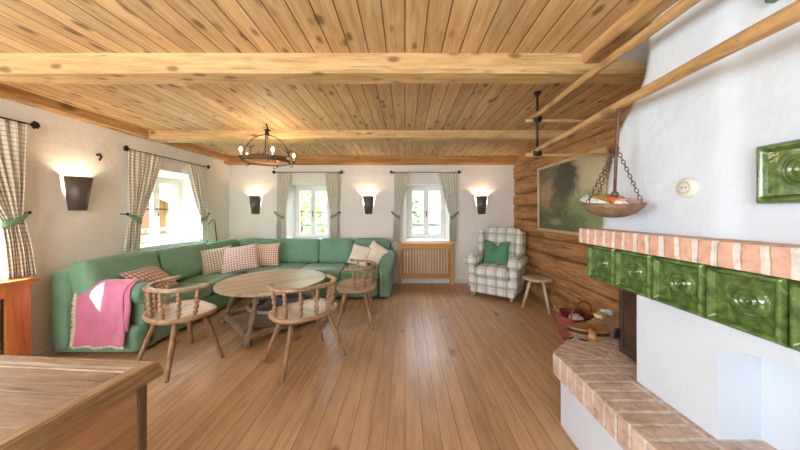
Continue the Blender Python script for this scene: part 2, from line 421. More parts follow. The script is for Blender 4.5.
def glass_mat():
    m = bpy.data.materials.new('window_glass'); m.use_nodes = True; t = m.node_tree; t.nodes.clear()
    o = t.nodes.new('ShaderNodeOutputMaterial'); x = t.nodes.new('ShaderNodeMixShader'); a = t.nodes.new('ShaderNodeBsdfTransparent')
    b = t.nodes.new('ShaderNodeBsdfGlossy'); b.inputs['Roughness'].default_value = 0.02
    x.inputs[0].default_value = 0.06; t.links.new(a.outputs[0], x.inputs[1]); t.links.new(b.outputs[0], x.inputs[2]); t.links.new(x.outputs[0], o.inputs[0])
    return m
M_glass = glass_mat()

# ------------------------------------------------------------------ the room
XL, XR, YB, YR, HC = -3.34, 2.07, 5.13, -2.2, 2.387
def struct(o): o['kind'] = 'structure'; return o
struct(G().box(XL-.5, YR-.5, -.08, XR+.5, YB+.5, 0).build('floor', M_floor))
struct(G().box(XL-.5, YR-.5, HC, XR+.5, YB+.5, HC+.1).build('ceiling', M_ceil))
struct(G().box(XL-14, YR-14, -.6, XR+20, YB+26, -.5).build('ground', plain('meadow', rgb(120, 140, 80), 0.9, var=0.3, scale=2)))

def wall_holes(name, mp, u0, u1, ops, mat, T=0.48, D=0.30):
    g = G(); E = sorted({u0, u1} | {o[0][0] for o in ops} | {o[0][1] for o in ops})
    def quad(a, b, c, d): g.add([mp(*a), mp(*b), mp(*c), mp(*d)], [(0,1,2,3)], flat=True)
    for a, b in zip(E, E[1:]):
        hit = [o for o in ops if o[0][0] <= a and o[0][1] >= b]
        spans = [(0, HC)] if not hit else [(0, hit[0][0][2]), (hit[0][0][3], HC)]
        for z0, z1 in spans:
            n = max(1, int((b-a)/0.5))
            for k in range(n):
                p, q = a+(b-a)*k/n, a+(b-a)*(k+1)/n
                quad((p,z0,0),(q,z0,0),(q,z1,0),(p,z1,0)); quad((p,z0,T),(q,z0,T),(q,z1,T),(p,z1,T))
    for i, f in ops:
        R = [(i[0],i[2],0),(i[1],i[2],0),(i[1],i[3],0),(i[0],i[3],0)]
        S = [(f[0],f[2],D),(f[1],f[2],D),(f[1],f[3],D),(f[0],f[3],D)]
        O = [(p[0],p[1],T) for p in S]
        for k in range(4):
            j = (k+1) % 4; quad(R[k], R[j], S[j], S[k]); quad(S[k], S[j], O[j], O[k])
    for u in (u0, u1): quad((u,0,0),(u,0,T),(u,HC,T),(u,HC,0))
    return struct(g.build(name, mat))
mp_back = lambda u, z, d: (u, YB + d, z)
mp_left = lambda u, z, d: (XL - d, u, z)
mp_rear = lambda u, z, d: (u, YR - d, z)
WA = ((-2.25, -1.42, .80, 1.89), (-2.21, -1.48, .83, 1.87))
WB = ((-.02, .86, .80, 1.88), (.05, .80, .83, 1.87))
WC = ((3.30, 4.46, .88, 1.93), (3.50, 4.37, .91, 1.87))
WD = ((1.05, 2.20, .80, 1.93), (1.20, 2.05, .84, 1.87))
WG = ((-1.55, .05, .80, 1.97), (-1.50, .0, .83, 1.94))  # unseen opening, added to go with the left fill lamp
WE = ((-2.3, -1.3, .80, 1.90), (-2.25, -1.35, .83, 1.87)); WF = ((0.1, 1.1, .80, 1.90), (.15, 1.05, .83, 1.87))  # unseen rear openings, made up to go with the rear fill lamp
wall_holes('wall_back', mp_back, XL-.02, XR+.30, [WA, WB], M_wall)
wall_holes('wall_left', mp_left, YR, YB, [WG, WD, WC], M_wall)
wall_holes('wall_rear', mp_rear, XL, XR, [WE, WF], M_wall)
# log wall on the right
g = G(); z = 0.0; hs = [.21, .25, .27, .23, .26, .24, .22, .27, .25, .24]; k = 0
for h in hs:
    y = YR; x0 = XR + random.uniform(-.012, .012)
    n = 60
    prof = [(0.05, 0.003), (0.006, 0.014), (0.0, h*.3), (-.004, h*.5), (0.0, h*.7), (0.006, h-.014), (0.05, h-.003)]
    def fn(u, v, x0=x0, z=z, h=h, prof=prof):
        i = min(int(round(v*6)), 6); yy = YR + (YB-YR)*u
        w = noise.noise(Vector((yy*1.3, z*9, i*.4)))*.012 + noise.noise(Vector((yy*5, z*9, i)))*.004
        return (x0 + prof[i][0] + w, yy, z + prof[i][1] + noise.noise(Vector((yy*.8, z*3, 5)))*.008)
    g.grid(fn, n, 6, flip=True); z += h
g.box(XR+.07, YR, 0, XR+.3, YB, HC)
struct(g.build('wall_right', M_log))

# windows
def window(name, mp, fr, D=0.30, bars=1):
    u0, u1, z0, z1 = fr; r = bpy.data.objects.new(name, None); COL.objects.link(r); r['kind'] = 'structure'
    def bx(g, a, b, c, d, e0, e1):
        p = mp(a, c, e0); q = mp(b, d, e1)
        g.box(min(p[0],q[0]), min(p[1],q[1]), min(p[2],q[2]), max(p[0],q[0]), max(p[1],q[1]), max(p[2],q[2]))
    g = G(); w = .045
    bx(g,u0,u0+w,z0,z1,D,D+.07); bx(g,u1-w,u1,z0,z1,D,D+.07); bx(g,u0+w,u1-w,z0,z0+w,D,D+.07); bx(g,u0+w,u1-w,z1-w,z1,D,D+.07)
    g.build('window_frame', M_white, r, bevel=.004)
    m = (u0+u1)/2
    for a, b in ((u0+w, m), (m, u1-w)):
        g = G(); s = .05; A, B, C, E = a+.002, b-.002, z0+w+.002, z1-w-.002; d0, d1 = D-.015, D+.035
        bx(g,A,A+s,C,E,d0,d1); bx(g,B-s,B,C,E,d0,d1); bx(g,A+s,B-s,C,C+s,d0,d1); bx(g,A+s,B-s,E-s,E,d0,d1)
        sash = g.build('sash', M_white, r, bevel=.004)
        g = G(); bx(g, A+s, B-s, C+s, E-s, D+.008, D+.012); g.build('pane', M_glass, sash)
        g = G(); zm = (C+E)/2; bx(g, A+s, B-s, zm-.010, zm+.010, D, D+.02); g.build('glazing_bar', M_iron, sash)
        g = G(); bx(g, A-.01, B+.01, 1.055, 1.105, D+.14, D+.16); g.build('guard_rail', M_rail, r)
    g = G(); p = Vector(mp(m, (z0+z1)/2, D-.015)); q = Vector(mp(m, (z0+z1)/2, D-.05)); e = Vector(mp(m, (z0+z1)/2-.10, D-.05))
    g.tube([p, q], .012, 8); g.tube([q, e], .008, 8); g.build('window_handle', M_iron, r)
    return r
M_rail = plain('grey_green_rail', rgb(120, 140, 128), 0.6)
window('window_1', mp_left, WD[1]); window('window_2', mp_left, WC[1]); window('window_3', mp_back, WA[1]); window('window_4', mp_back, WB[1])
window('added_window_7', mp_left, WG[1]); window('added_window_5', mp_rear, WE[1]); window('added_window_6', mp_rear, WF[1])  # added windows out of view, put in around the fill lamps
# window sills
def sill(name, mp, o, z, over=.03):
    a = mp(o[0][0]-.02, z-.03, -over); b = mp(o[0][1]+.02, z, .31)
    return struct(G().box(min(a[0],b[0]), min(a[1],b[1]), z-.03, max(a[0],b[0]), max(a[1],b[1]), z+.004).build(name, M_white, bevel=.004))
sill('trim_1', mp_left, WC, .90); sill('trim_2', mp_back, WA, .82)
# baseboards
struct(G().box(XL, YR, 0, XL+.02, YB, .07).build('baseboard_left', M_basebd, bevel=.005))
struct(G().box(XL+.02, YB-.02, 0, XR, YB, .07).build('baseboard_back', M_basebd, bevel=.005))
# ceiling beams
def rough_beam(g, x0, x1, y0, y1, z0, z1, axis=0, amp=.008, seed=0):
    L = (x1-x0) if axis == 0 else (y1-y0); n = max(2, int(L/.12)); c = .018
    sec = [(0,c),(c,0),(.5,0),(1-c,0),(1,c),(1,.5),(1,1),(0,1),(0,.5)]
    W = (y1-y0) if axis == 0 else (x1-x0); H = z1-z0
    sec = [(0,c/H),(c/W,0),(.5,0),(1-c/W,0),(1,c/H),(1,.5),(1,1),(0,1),(0,.5)]; m = len(sec); vs = []
    for i in range(n+1):
        t = i/n
        for k, (a, b) in enumerate(sec):
            wv = noise.noise_vector(Vector((t*L*1.7+seed*7, k*.6, seed)))*amp
            if b == 1: wv = Vector((0,0,0))
            if axis == 0: vs.append((x0+t*L, y0+a*W+wv.y, z0+b*H+wv.z))
            else: vs.append((x0+a*W+wv.x, y0+t*L, z0+b*H+wv.z))
    fs = [(i*m+k, i*m+(k+1) % m, (i+1)*m+(k+1) % m, (i+1)*m+k) for i in range(n) for k in range(m)]
    fs += [tuple(range(m)), tuple(n*m+k for k in range(m))[::-1]]
    g.add(vs, fs, flat=True); return g
struct(rough_beam(G(), XL, XR, 1.76, 1.94, 2.263, HC, 0, .006, 1).build('trim_3', M_beam))
struct(rough_beam(G(), XL, XR, 3.42, 3.68, 2.285, HC, 0, .006, 2).build('trim_4', M_beam))
struct(rough_beam(G(), XL, XR, 4.98, YB, 2.24, HC, 0, .003, 3).build('trim_5', M_trim))
struct(rough_beam(G(), XL, XL+.09, YR, 4.98, 2.285, HC, 1, .008, 4).build('trim_6', M_beamy))
struct(rough_beam(G(), 1.15, 1.31, YR, 1.76, 2.315, HC, 1, .005, 5).build('trim_7', M_beamy))
struct(G().box(1.31, YR, 2.33, XR+.05, 1.758, HC).build('trim_8', M_stove))

# ------------------------------------------------------------------ curtains, rods
def curtain(mp, label, group, top, tie, bot, ztop, ztie, zbot, hookside, seed=0, n=7, off=0.075):
    """hookside +1: held back at the high-u side, -1 at the low-u side"""
    r = thing('curtain', label, 'curtain', (0,0,0), group=group); H = ztop - zbot; ft = (ztop-ztie)/H
    def rng(v):
        if v < ft:
            t = v/ft; e0 = t**1.15; e1 = t**1.15
            a = [top[i]+(tie[i]-top[i])*e0 for i in (0,1)]
        else:
            t = (v-ft)/(1-ft); e = t**0.6; a = [tie[i]+(bot[i]-tie[i])*e for i in (0,1)]
        return a
    wt = abs(top[1]-top[0])*1.9
    def fn(u, v):
        a = rng(v); ph = seed*1.3
        uu = a[0]+(a[1]-a[0])*u
        tight = 1 - 0.55*math.exp(-((v-ft)/.12)**2)
        amp = .020*tight*(0.7+0.5*v)
        d = off + amp*sin(2*PI*n*u+ph+0.5*sin(3*v+ph)) + .006*sin(2*PI*2.3*u+5*v+ph)
        uu += .004*sin(2*PI*n*u*1.0+1.2+ph)
        z = ztop - H*v + .01*math.sin(PI*u)*(v > ft and (v-ft) or 0)
        return mp(uu, z, -d)
    def uvf(u, v): return (u*wt, v*H)
    g = G().grid(fn, n*12, 44, uvf); g.build('cloth', M_curt, r, solid=.003)
    # tie back
    hk = tie[1]+.035 if hookside > 0 else tie[0]-.035; inn = tie[0] if hookside > 0 else tie[1]
    def fb(u, v):
        x = hk + (inn-hk)*u; z = ztie + .055 - .10*u + (v-.5)*(.040+.025*u) - .012*sin(PI*u)
        return mp(x, z, -(off+.006+.030*sin(PI*min(1, u*1.0))**.5))
    G().grid(fb, 10, 3).build('tieback', M_tie, r, solid=.006)
    g = G(); p = mp(hk, ztie+.055, 0); q = mp(hk, ztie+.055, -off-.012); g.tube([p, q], .006, 8); g.ball(q, .016); g.build('tieback_hook', M_iron, r)
    return r
def rod(mp, u0, u1, z, label, n_off=.075, leaf=False):
    r = thing('curtain_rod', label, 'curtain rod', group='black iron curtain rods')
    G().tube([mp(u0, z, -n_off), mp(u1, z, -n_off)], .006, 8).build('pole', M_iron, r)
    for u, s in ((u0, -1), (u1, 1)):
        g = G()
        ax = Vector(mp(u+s*.05, z, -n_off)) - Vector(mp(u, z, -n_off)); o = Vector(mp(u, z, -n_off))
        up = Vector((0,0,1)); nn = ax.cross(up).normalized()*.006
        L = [(0,.004),(.2,.012),(.45,.030),(.62,.022),(.75,.026),(1.0,.002),(.75,-.020),(.6,-.016),(.4,-.026),(.2,-.012),(0,-.004)]
        P = [o + ax*a*1.3 + up*b*1.3 for a, b in L]; m = len(P)
        g.add([p+nn for p in P]+[p-nn for p in P], [tuple(range(m)), tuple(range(m, 2*m))[::-1]] + [(i, (i+1) % m, m+(i+1) % m, m+i) for i in range(m)], flat=True)
        g.build('finial', M_iron, r)
        g = G(); uu = u - s*.02; g.tube([mp(uu, z, 0), mp(uu, z, -n_off)], .006, 8); g.ball(mp(uu, z, -.004), .018, sc=(1,1,1)); g.build('bracket', M_iron, r)
    return r
ZR = 2.085
CG = 'checked curtains tied back with green sashes'
curtain(mp_left, 'beige checked curtain at the far left edge above the orange wooden radiator cover', CG, (1.80, 2.325), (2.18, 2.30), (2.21, 2.37), ZR+.02, 1.29, .80, 1, 1, 8)
curtain(mp_left, 'beige checked curtain just right of the dark left wall lamp, at the left window', CG, (3.19, 3.64), (3.20, 3.345), (3.14, 3.30), ZR, 1.27, .885, -1, 2, 7)
curtain(mp_left, 'narrow checked curtain on the left wall nearest the room corner', CG, (4.05, 4.41), (4.31, 4.45), (4.31, 4.45), ZR, 1.27, .885, 1, 3, 5)
curtain(mp_back, 'left checked curtain of the back window above the green sofa', CG, (-2.40, -2.135), (-2.40, -2.27), (-2.41, -2.28), ZR, 1.29, .81, -1, 4, 6)
curtain(mp_back, 'right checked curtain of the back window above the green sofa', CG, (-1.49, -1.24), (-1.40, -1.26), (-1.41, -1.25), ZR, 1.29, .81, 1, 5, 6)
curtain(mp_back, 'left checked curtain of the back window above the slatted radiator cover', CG, (-.195, .08), (-.21, -.095), (-.225, -.105), ZR, 1.29, .79, -1, 6, 6)
curtain(mp_back, 'right checked curtain of the back window above the slatted radiator cover', CG, (.625, .97), (.84, .95), (.83, .96), ZR, 1.29, .79, 1, 7, 6)
rod(mp_left, .90, 2.35, ZR+.03, 'black iron rod with leaf finial at far left above orange radiator cover')
rod(mp_left, 3.20, 4.45, ZR+.01, 'black iron curtain rod above the left wall window')
rod(mp_back, -2.42, -1.22, ZR+.01, 'black iron curtain rod above the back window over the sofa')
rod(mp_back, -.22, .98, ZR+.01, 'black iron curtain rod above the window over the slatted radiator cover')

# ------------------------------------------------------------------ wall lamps
M_bulb = emit('warm_bulb', (1, .78, .5, 1), 14)
def sconce():
    r = thing('wall_lamp', '', 'wall lamp', group='dark metal wall lamps')
    # local: back on the plane y=0, opening upwards, body towards -y
    g = G(); n = 16; vs = []; fs = []
    for j, (zz, w, d) in enumerate(((-.17, .066, .075), (.17, .105, .120))):
        for i in range(n+1):
            a = PI*i/n; vs.append((-cos(a)*w, -.010 - sin(a)*d, zz))
    fs = [(i, i+1, n+2+i, n+1+i) for i in range(n)]
    g.add(vs, fs); g.build('lamp_shade', M_bronze, r, solid=.004)
    g = G().box(-.03, -.02, -.12, .03, 0, .10); g.box(-.075, -.03, -.02, .075, -.02, .02); g.build('wall_bracket', M_iron, r)
    g = G().ball((0, -.060, .045), .024); g.build('bulb', M_bulb, r)
    l = bpy.data.lights.new('lamp_glow', 'POINT'); l.energy = 6.0; l.color = (1, .74, .46); l.shadow_soft_size = .02
    o = bpy.data.objects.new('lamp_glow', l); COL.objects.link(o); o.parent = r; o.location = (0, -.060, .100)
    return r
sc0 = sconce()
for i, (loc, rz, lab) in enumerate((((XL, 2.735, 1.535), PI/2, 'large dark metal wall lamp on the left wall between two windows'),
        ((-2.83, YB, 1.48), 0, 'dark metal wall lamp beside the room corner, left of the back windows'),
        ((-.69, YB, 1.48), 0, 'dark metal wall lamp between the two back windows'),
        ((1.45, YB, 1.48), 0, 'dark metal wall lamp above the checked armchair'))):
    o = sc0 if i == 0 else copy_tree(sc0)
    o.location = loc; o.rotation_euler = (0, 0, rz); o['label'] = lab
# small black hook on the left wall
r = thing('wall_hook', 'small black iron hook on the left wall, right of the large wall lamp', 'hook', (XL, 2.93, 1.95))
g = G().tube([(0,0,.02),(.03,0,.03),(.045,.0,.0),(.03,0,-.03),(.012,.01,-.045)], [.008,.010,.012,.010,.004], 8); g.ball((.004,0,.02), .014)
g.build('hook_arm', M_iron, r)

# ------------------------------------------------------------------ radiator covers
def rad_cover(name_label, mat, math_, w, d, h, M, slat=True):
    r = thing('radiator_cover', name_label, 'radiator cover')
    # local: front at y=0, x along the width, back towards +y
    p = .07
    G().box(-.02, -.025, h-.03, w+.02, d, h).build('top_board', math_, r, bevel=.005)
    for x in (0, w-p): G().box(x, 0, 0, x+p, .03, h-.03).build('stile', mat, r, bevel=.004)
    G().box(p, .002, h-.12, w-p, .028, h-.03).build('rail', math_, r, bevel=.003)
    G().box(p, .002, .12, w-p, .028, .20).build('rail', math_, r, bevel=.003)
    for x in (0, w-.02): G().box(x, .03, 0, x+.02, d, h-.03).build('side_panel', mat, r)
    n = int((w-2*p)/.052); s = (w-2*p)/n
    for k in range(n):
        x = p + s*(k+.5); G().box(x-.014, .008, .20, x+.014, .024, h-.12).build('slat', mat, r, bevel=.002)
    g = G()
    g.box(.09, d-.07, .14, w-.09, d-.02, h-.14)
    g.build('radiator', M_white, r)
    return r
rb = rad_cover('light pine slatted radiator cover under the right back window', M_pine, M_pineh, 1.03, .125, .775, None)
rb.location = (-.13, 4.985, 0)
rl = thing('radiator_cover', 'orange pine radiator cover at the left edge under the near window', 'radiator cover')
h = .80
G().box(-1.15, -.03, h-.03, .03, .19, h).build('top_board', M_orange, rl, bevel=.005)
for x0, x1 in ((-.14, 0), (-.62, -.50), (-1.12, -1.0)): G().box(x0, 0, 0, x1, .03, h-.03).build('stile', M_orange, rl, bevel=.004)
for z0, z1 in ((h-.13, h-.03), (.0, .10)):
    G().box(-1.0, .002, z0, -.62, .028, z1).build('rail', M_orange, rl); G().box(-.50, .002, z0, -.14, .028, z1).build('rail', M_orange, rl)
G().box(-.02, .03, 0, 0, .19, h-.03).build('side_panel', M_orange, rl)
for x0 in (-.48, -.98): G().box(x0, .012, .10, x0+.30, .022, h-.13).build('door_panel', M_orange, rl, bevel=.003)
G().box(-1.0, .10, .1, -.1, .16, h-.1).build('radiator', M_white, rl)
rl.location = (-3.14, 2.27, 0); rl.rotation_euler = (0, 0, PI/2)

# ------------------------------------------------------------------ sofa
def rebase(root, loc):
    L = Vector(loc); seen = set()
    def walk(o):
        for c in o.children:
            if c.type == 'MESH' and c.data.name not in seen:
                seen.add(c.data.name); c.data.transform(Matrix.Translation(-L))
            walk(c)
    walk(root); root.location = L
sf = thing('corner_sofa', 'large green L-shaped corner sofa along the left and back walls', 'sofa')
g = G(); g.soft((-2.89, 3.30, .155), (.78, 1.56, .25), .03); g.soft((-1.88, 4.60, .155), (2.92, .90, .25), .03); g.build('base', M_green, sf)
G().soft((-3.19, 3.765, .44), (.17, 2.57, .74), .045, n=10).build('back_frame', M_green, sf)
G().soft((-1.76, 4.99, .44), (3.02, .16, .74), .06, n=10).build('back_frame', M_green, sf)
# arms
g = G(); g.soft((-2.86, 2.655, .30), (.72, .15, .56), .035)
pts = [(-3.10, 2.63, .565), (-2.52, 2.63, .565)]
g.tube([(-3.12, 2.63, .565), (-3.08, 2.63, .565), (-2.515, 2.63, .565), (-2.50, 2.63, .565)], [.095, .105, .105, .085], 20)
g.build('armrest', M_green, sf)
g = G(); g.soft((-.315, 4.59, .29), (.17, .88, .52), .035)
g.tube([(-.285, 4.14, .565), (-.285, 4.155, .565), (-.285, 4.90, .565), (-.285, 4.93, .565)], [.085, .108, .108, .09], 20)
g.build('armrest', M_green, sf)
def scush(c, s, seed): G().soft(c, s, .04, (0, 0, .014), 10, wob=.004, seed=seed).build('seat_cushion', M_green, sf)
scush((-2.75, 3.11, .36), (.56, .74, .17), 1); scush((-2.75, 3.84, .36), (.56, .72, .17), 2)
scush((-2.72, 4.50, .36), (.62, .60, .17), 3)
scush((-2.055, 4.48, .36), (.70, .68, .17), 4); scush((-1.345, 4.48, .36), (.70, .68, .17), 5); scush((-.70, 4.48, .36), (.58, .68, .17), 6)
def bcush(c, s, M, seed): G().soft((0,0,0), s, .045, (.012, .012, .008), 10, M=TR(*c) @ M, wob=.010, seed=seed).build('back_cushion', M_green, sf)
bcush((-3.03, 2.885, .675), (.20, .745, .42), RY(-.20), 1)
bcush((-3.02, 3.68, .67), (.20, .80, .43), RY(-.22), 2)
bcush((-2.99, 4.41, .665), (.20, .62, .42), RY(-.18) @ RZ(-.08), 3)
bcush((-2.60, 4.80, .66), (.66, .20, .42), RX(-.17) @ RZ(.06), 4)
bcush((-1.89, 4.83, .66), (.735, .20, .42), RX(-.18), 5)
bcush((-1.215, 4.83, .66), (.58, .20, .42), RX(-.18), 6)
bcush((-.60, 4.83, .66), (.61, .20, .43), RX(-.20), 7)
g = G()
for x, y in ((-3.2, 2.7), (-2.56, 2.7), (-2.5, 4.25), (-.35, 4.25), (-.35, 5.0), (-3.2, 5.0)): g.box(x-.02, y-.02, 0, x+.02, y+.02, .04)
g.build('feet', M_iron, sf)
rebase(sf, (-1.8, 4.6, 0))

# ------------------------------------------------------------------ cushions
def pillow(label, mat, size, thick, M, group=None, seed=0, cat='cushion', dent=0.0):
    r = bpy.data.objects.new('throw_pillow', None)
    g = G(); n = 14; w, h = size
    def f(sg):
        def fn(u, v):
            a, b = 2*u-1, 2*v-1
            pin = 1 - .07*(1-abs(a)**2)*0 ; x = a*w/2*(1-.09*(1-b*b)*abs(a)**3); y = b*h/2*(1-.09*(1-a*a)*abs(b)**3)
            t = thick/2*((1-a**2)**.55)*((1-b**2)**.55)
            if dent and b > 0: t *= 1 - .5*dent*math.exp(-(a/.25)**2)
            if dent: y -= dent*.16*h*math.exp(-(a/.22)**2)*max(0, b)**1.5
            wv = noise.noise(Vector((x*9+seed*5, y*9, sg)))*.008*(1-a*a)*(1-b*b)
            return M @ Vector((x, -sg*t + wv, y))
        return fn
    uvf = lambda u, v: (u*w, v*h)
    g.grid(f(1), n, n, uvf); g.grid(f(-1), n, n, uvf, flip=True)
    bpy.data.objects.remove(r)
    c = M.translation.copy(); o = g.build('throw_pillow', mat)
    o.data.transform(Matrix.Translation(-c)); o.location = c
    bm_merge(o); return tag(o, label, cat, group)
import bmesh
def bm_merge(o):
    b = bmesh.new(); b.from_mesh(o.data); bmesh.ops.remove_doubles(b, verts=b.verts, dist=1e-4); bmesh.ops.recalc_face_normals(b, faces=b.faces)
    b.to_mesh(o.data); b.free()
PG = 'checked cushions on the corner sofa'
pillow('maroon and cream checked cushion leaning behind the pink throw', M_pD, (.48, .40), .13, TR(-2.80, 2.99, .60) @ RZ(PI/2+.15) @ RX(-.85), PG, 1)
pillow('green and brown checked cushion, leftmost of three in the sofa corner', M_pA, (.42, .40), .13, TR(-2.76, 3.98, .635) @ RZ(PI/2-.85) @ RX(-.35) @ RY(-.10), PG, 2)
pillow('red and white checked cushion, middle of three in the sofa corner', M_pB, (.52, .42), .13, TR(-2.50, 4.08, .645) @ RZ(.35) @ RX(-.42) @ RY(-.14), PG, 3)
pillow('orange and red checked cushion, rightmost of three in the sofa corner', M_pC, (.46, .40), .12, TR(-2.27, 4.40, .645) @ RZ(.05) @ RX(-.30) @ RY(-.05), PG, 4)
pillow('cream cushion at right end of sofa, left of the two pale ones', M_pW, (.36, .36), .12, TR(-.75, 4.50, .63) @ RZ(-.15) @ RX(-.35) @ RY(.22), 'cream cushions at the right end of the sofa', 5)
pillow('cream cushion leaning against the right sofa arm', M_pW, (.38, .36), .12, TR(-.50, 4.50, .655) @ RZ(-.30) @ RX(-.40) @ RY(.55), 'cream cushions at the right end of the sofa', 6)

# ------------------------------------------------------------------ throw
th = thing('throw_blanket', 'pink wool throw with cream fringe over the near sofa arm', 'blanket')
def drape(x0, x1, zend, r, y_in, z_in, seed):
    prof = []
    for k in range(5): t = k/4; prof.append((y_in + (2.63+r*.9-y_in)*t, z_in + (.60-z_in)*t))
    for k in range(1, 9): a = .35 + (PI-.35)*k/8; prof.append((2.63+cos(a)*r, .565+sin(a)*r))
    zz = .565
    for k in range(1, 13): t = k/12; prof.append((2.63-r-.005*t, .565+(zend-.565)*t))
    m = len(prof)-1
    def fn(u, v):
        i = v*m; a = int(min(i, m-1)); t = i-a
        y = prof[a][0]*(1-t)+prof[a+1][0]*t; z = prof[a][1]*(1-t)+prof[a+1][1]*t
        hang = max(0, v-.5)*2
        x = x0+(x1-x0)*u + .012*sin(v*9+seed) + .03*hang*(u-.5)
        y -= hang*.016*(1+sin(u*13+seed+v*2)); return (x, y, z)
    return fn, m
fn, m = drape(-3.03, -2.60, .115, .125, 2.86, .475, 0)
G().grid(fn, 24, m*2).build('blanket_layer', M_throw, th, solid=.008)
fn2, m = drape(-2.72, -2.565, .24, .118, 2.84, .475, 2)
G().grid(fn2, 10, m*2).build('blanket_layer', M_throw, th, solid=.008)
g = G()
for k in range(56):
    v = .04 + .95*k/55; p = Vector(fn(0.0, v)); q = p + Vector((-.012, -.004, 0)); 
    g.tube([p+Vector((.004,0,0)), q, p + Vector((-.030+random.uniform(-.006,.004), -.006, -.010+random.uniform(-.01,.01)))], [.006,.008,.005], 5)
for k in range(40):
    u = k/39; p = Vector(fn(u, 1.0)); g.tube([p, p+Vector((random.uniform(-.006,.006), -.002, -.022))], [.006,.003], 5)
g.build('fringe', M_fringe, th)
rebase(th, (-2.8, 2.63, .1))

# ------------------------------------------------------------------ round table
tb = thing('round_table', 'round light wooden low table in front of the corner sofa', 'table', (-1.60, 3.30, 0), .83)
n = 72; r0 = .605
pts = [(r0*cos(2*PI*k/n), r0*sin(2*PI*k/n)) for k in range(n)]
G().prism(pts, .495, .53).build('tabletop', M_table, tb, bevel=.010, seg=3)
g = G(); a = .30
for x0, y0, x1, y1 in ((-a,-a-.015,a,-a+.015), (-a,a-.015,a,a+.015), (-a-.015,-a,-a+.015,a), (a-.015,-a,a+.015,a)): g.box(x0,y0,.41,x1,y1,.494)
g.build('apron', M_tleg, tb, bevel=.004)
LEG = [(0,.030),(.05,.040),(.09,.034),(.11,.020),(.14,.038),(.24,.040),(.27,.020),(.31,.036),(.34,.020),(.38,.026),(.50,.038),(.60,.034),(.66,.018),(.70,.036),(.74,.018),(.78,.038),(.88,.038),(.91,.024),(.95,.036),(1,.036)]
for sx_, sy_ in ((-1,-1),(1,-1),(-1,1),(1,1)):
    G().lathe((sx_*.44, sy_*.44, 0), (sx_*.28, sy_*.28, .494), LEG, 14).build('leg', M_tleg, tb)
b = .415
for sy_ in (-1, 1): G().box(-b, sy_*b-.028, .07, b, sy_*b+.028, .12).build('stretcher', M_tleg, tb, bevel=.005)
for sx_ in (-1, 1): G().box(sx_*b-.028, -b, .071, sx_*b+.028, b, .119).build('stretcher', M_tleg, tb, bevel=.005)
# woven basket beneath
def wicker(name, c1, c2, s=60):
    m = NT(name, 0.8, 0, 0.2); ob = m.tc.outputs['Object']; S = m.sep(ob)
    ang = m.math('ARCTAN2', S[1], S[0])
    w1 = m.math('SINE', m.math('MULTIPLY', S[2], s*6.0)); w2 = m.math('SINE', m.math('MULTIPLY', ang, s*.8))
    p = m.math('MULTIPLY', w1, w2); p = m.math('ADD', p, m.math('MULTIPLY', m.noise(ob, 34, 4, .8), 3.0))
    m.color(m.ramp(p, (0.0, c2), (1.0, c1))); m.bump(p, .6, .006); return m.m
M_wick = wicker('grey_wicker', rgb(140, 128, 118), rgb(70, 60, 54), 46)
bk = thing('floor_basket', 'round grey woven basket with pale rim on the floor under the round table', 'basket', (-1.52, 3.36, 0))
g = G(); prof = [(.0,.01),(.33,.01),(.36,.05),(.385,.12),(.39,.20),(.385,.225),(.36,.225),(.35,.20),(.34,.10),(.30,.05),(0,.045)]
nn = 40; vs = [(p[0]*cos(2*PI*k/nn), p[0]*sin(2*PI*k/nn), p[1]) for p in prof for k in range(nn)]
g.add(vs, [(j*nn+k, j*nn+(k+1) % nn, (j+1)*nn+(k+1) % nn, (j+1)*nn+k) for j in range(len(prof)-1) for k in range(nn)])
g.build('basket_body', M_wick, bk)
G().tube([(.375*cos(2*PI*k/48), .375*sin(2*PI*k/48), .235) for k in range(48)], .020, 8, closed=True).build('rim', plain('pale_rim', rgb(196, 184, 166), .7), bk)
g = G(); g.soft((0,0,.13), (.58,.58,.12), .055, (0,0,.02), 8, wob=.02, seed=4); g.build('lining', fabric('grey_fleece', rgb(96, 86, 80), .35), bk)

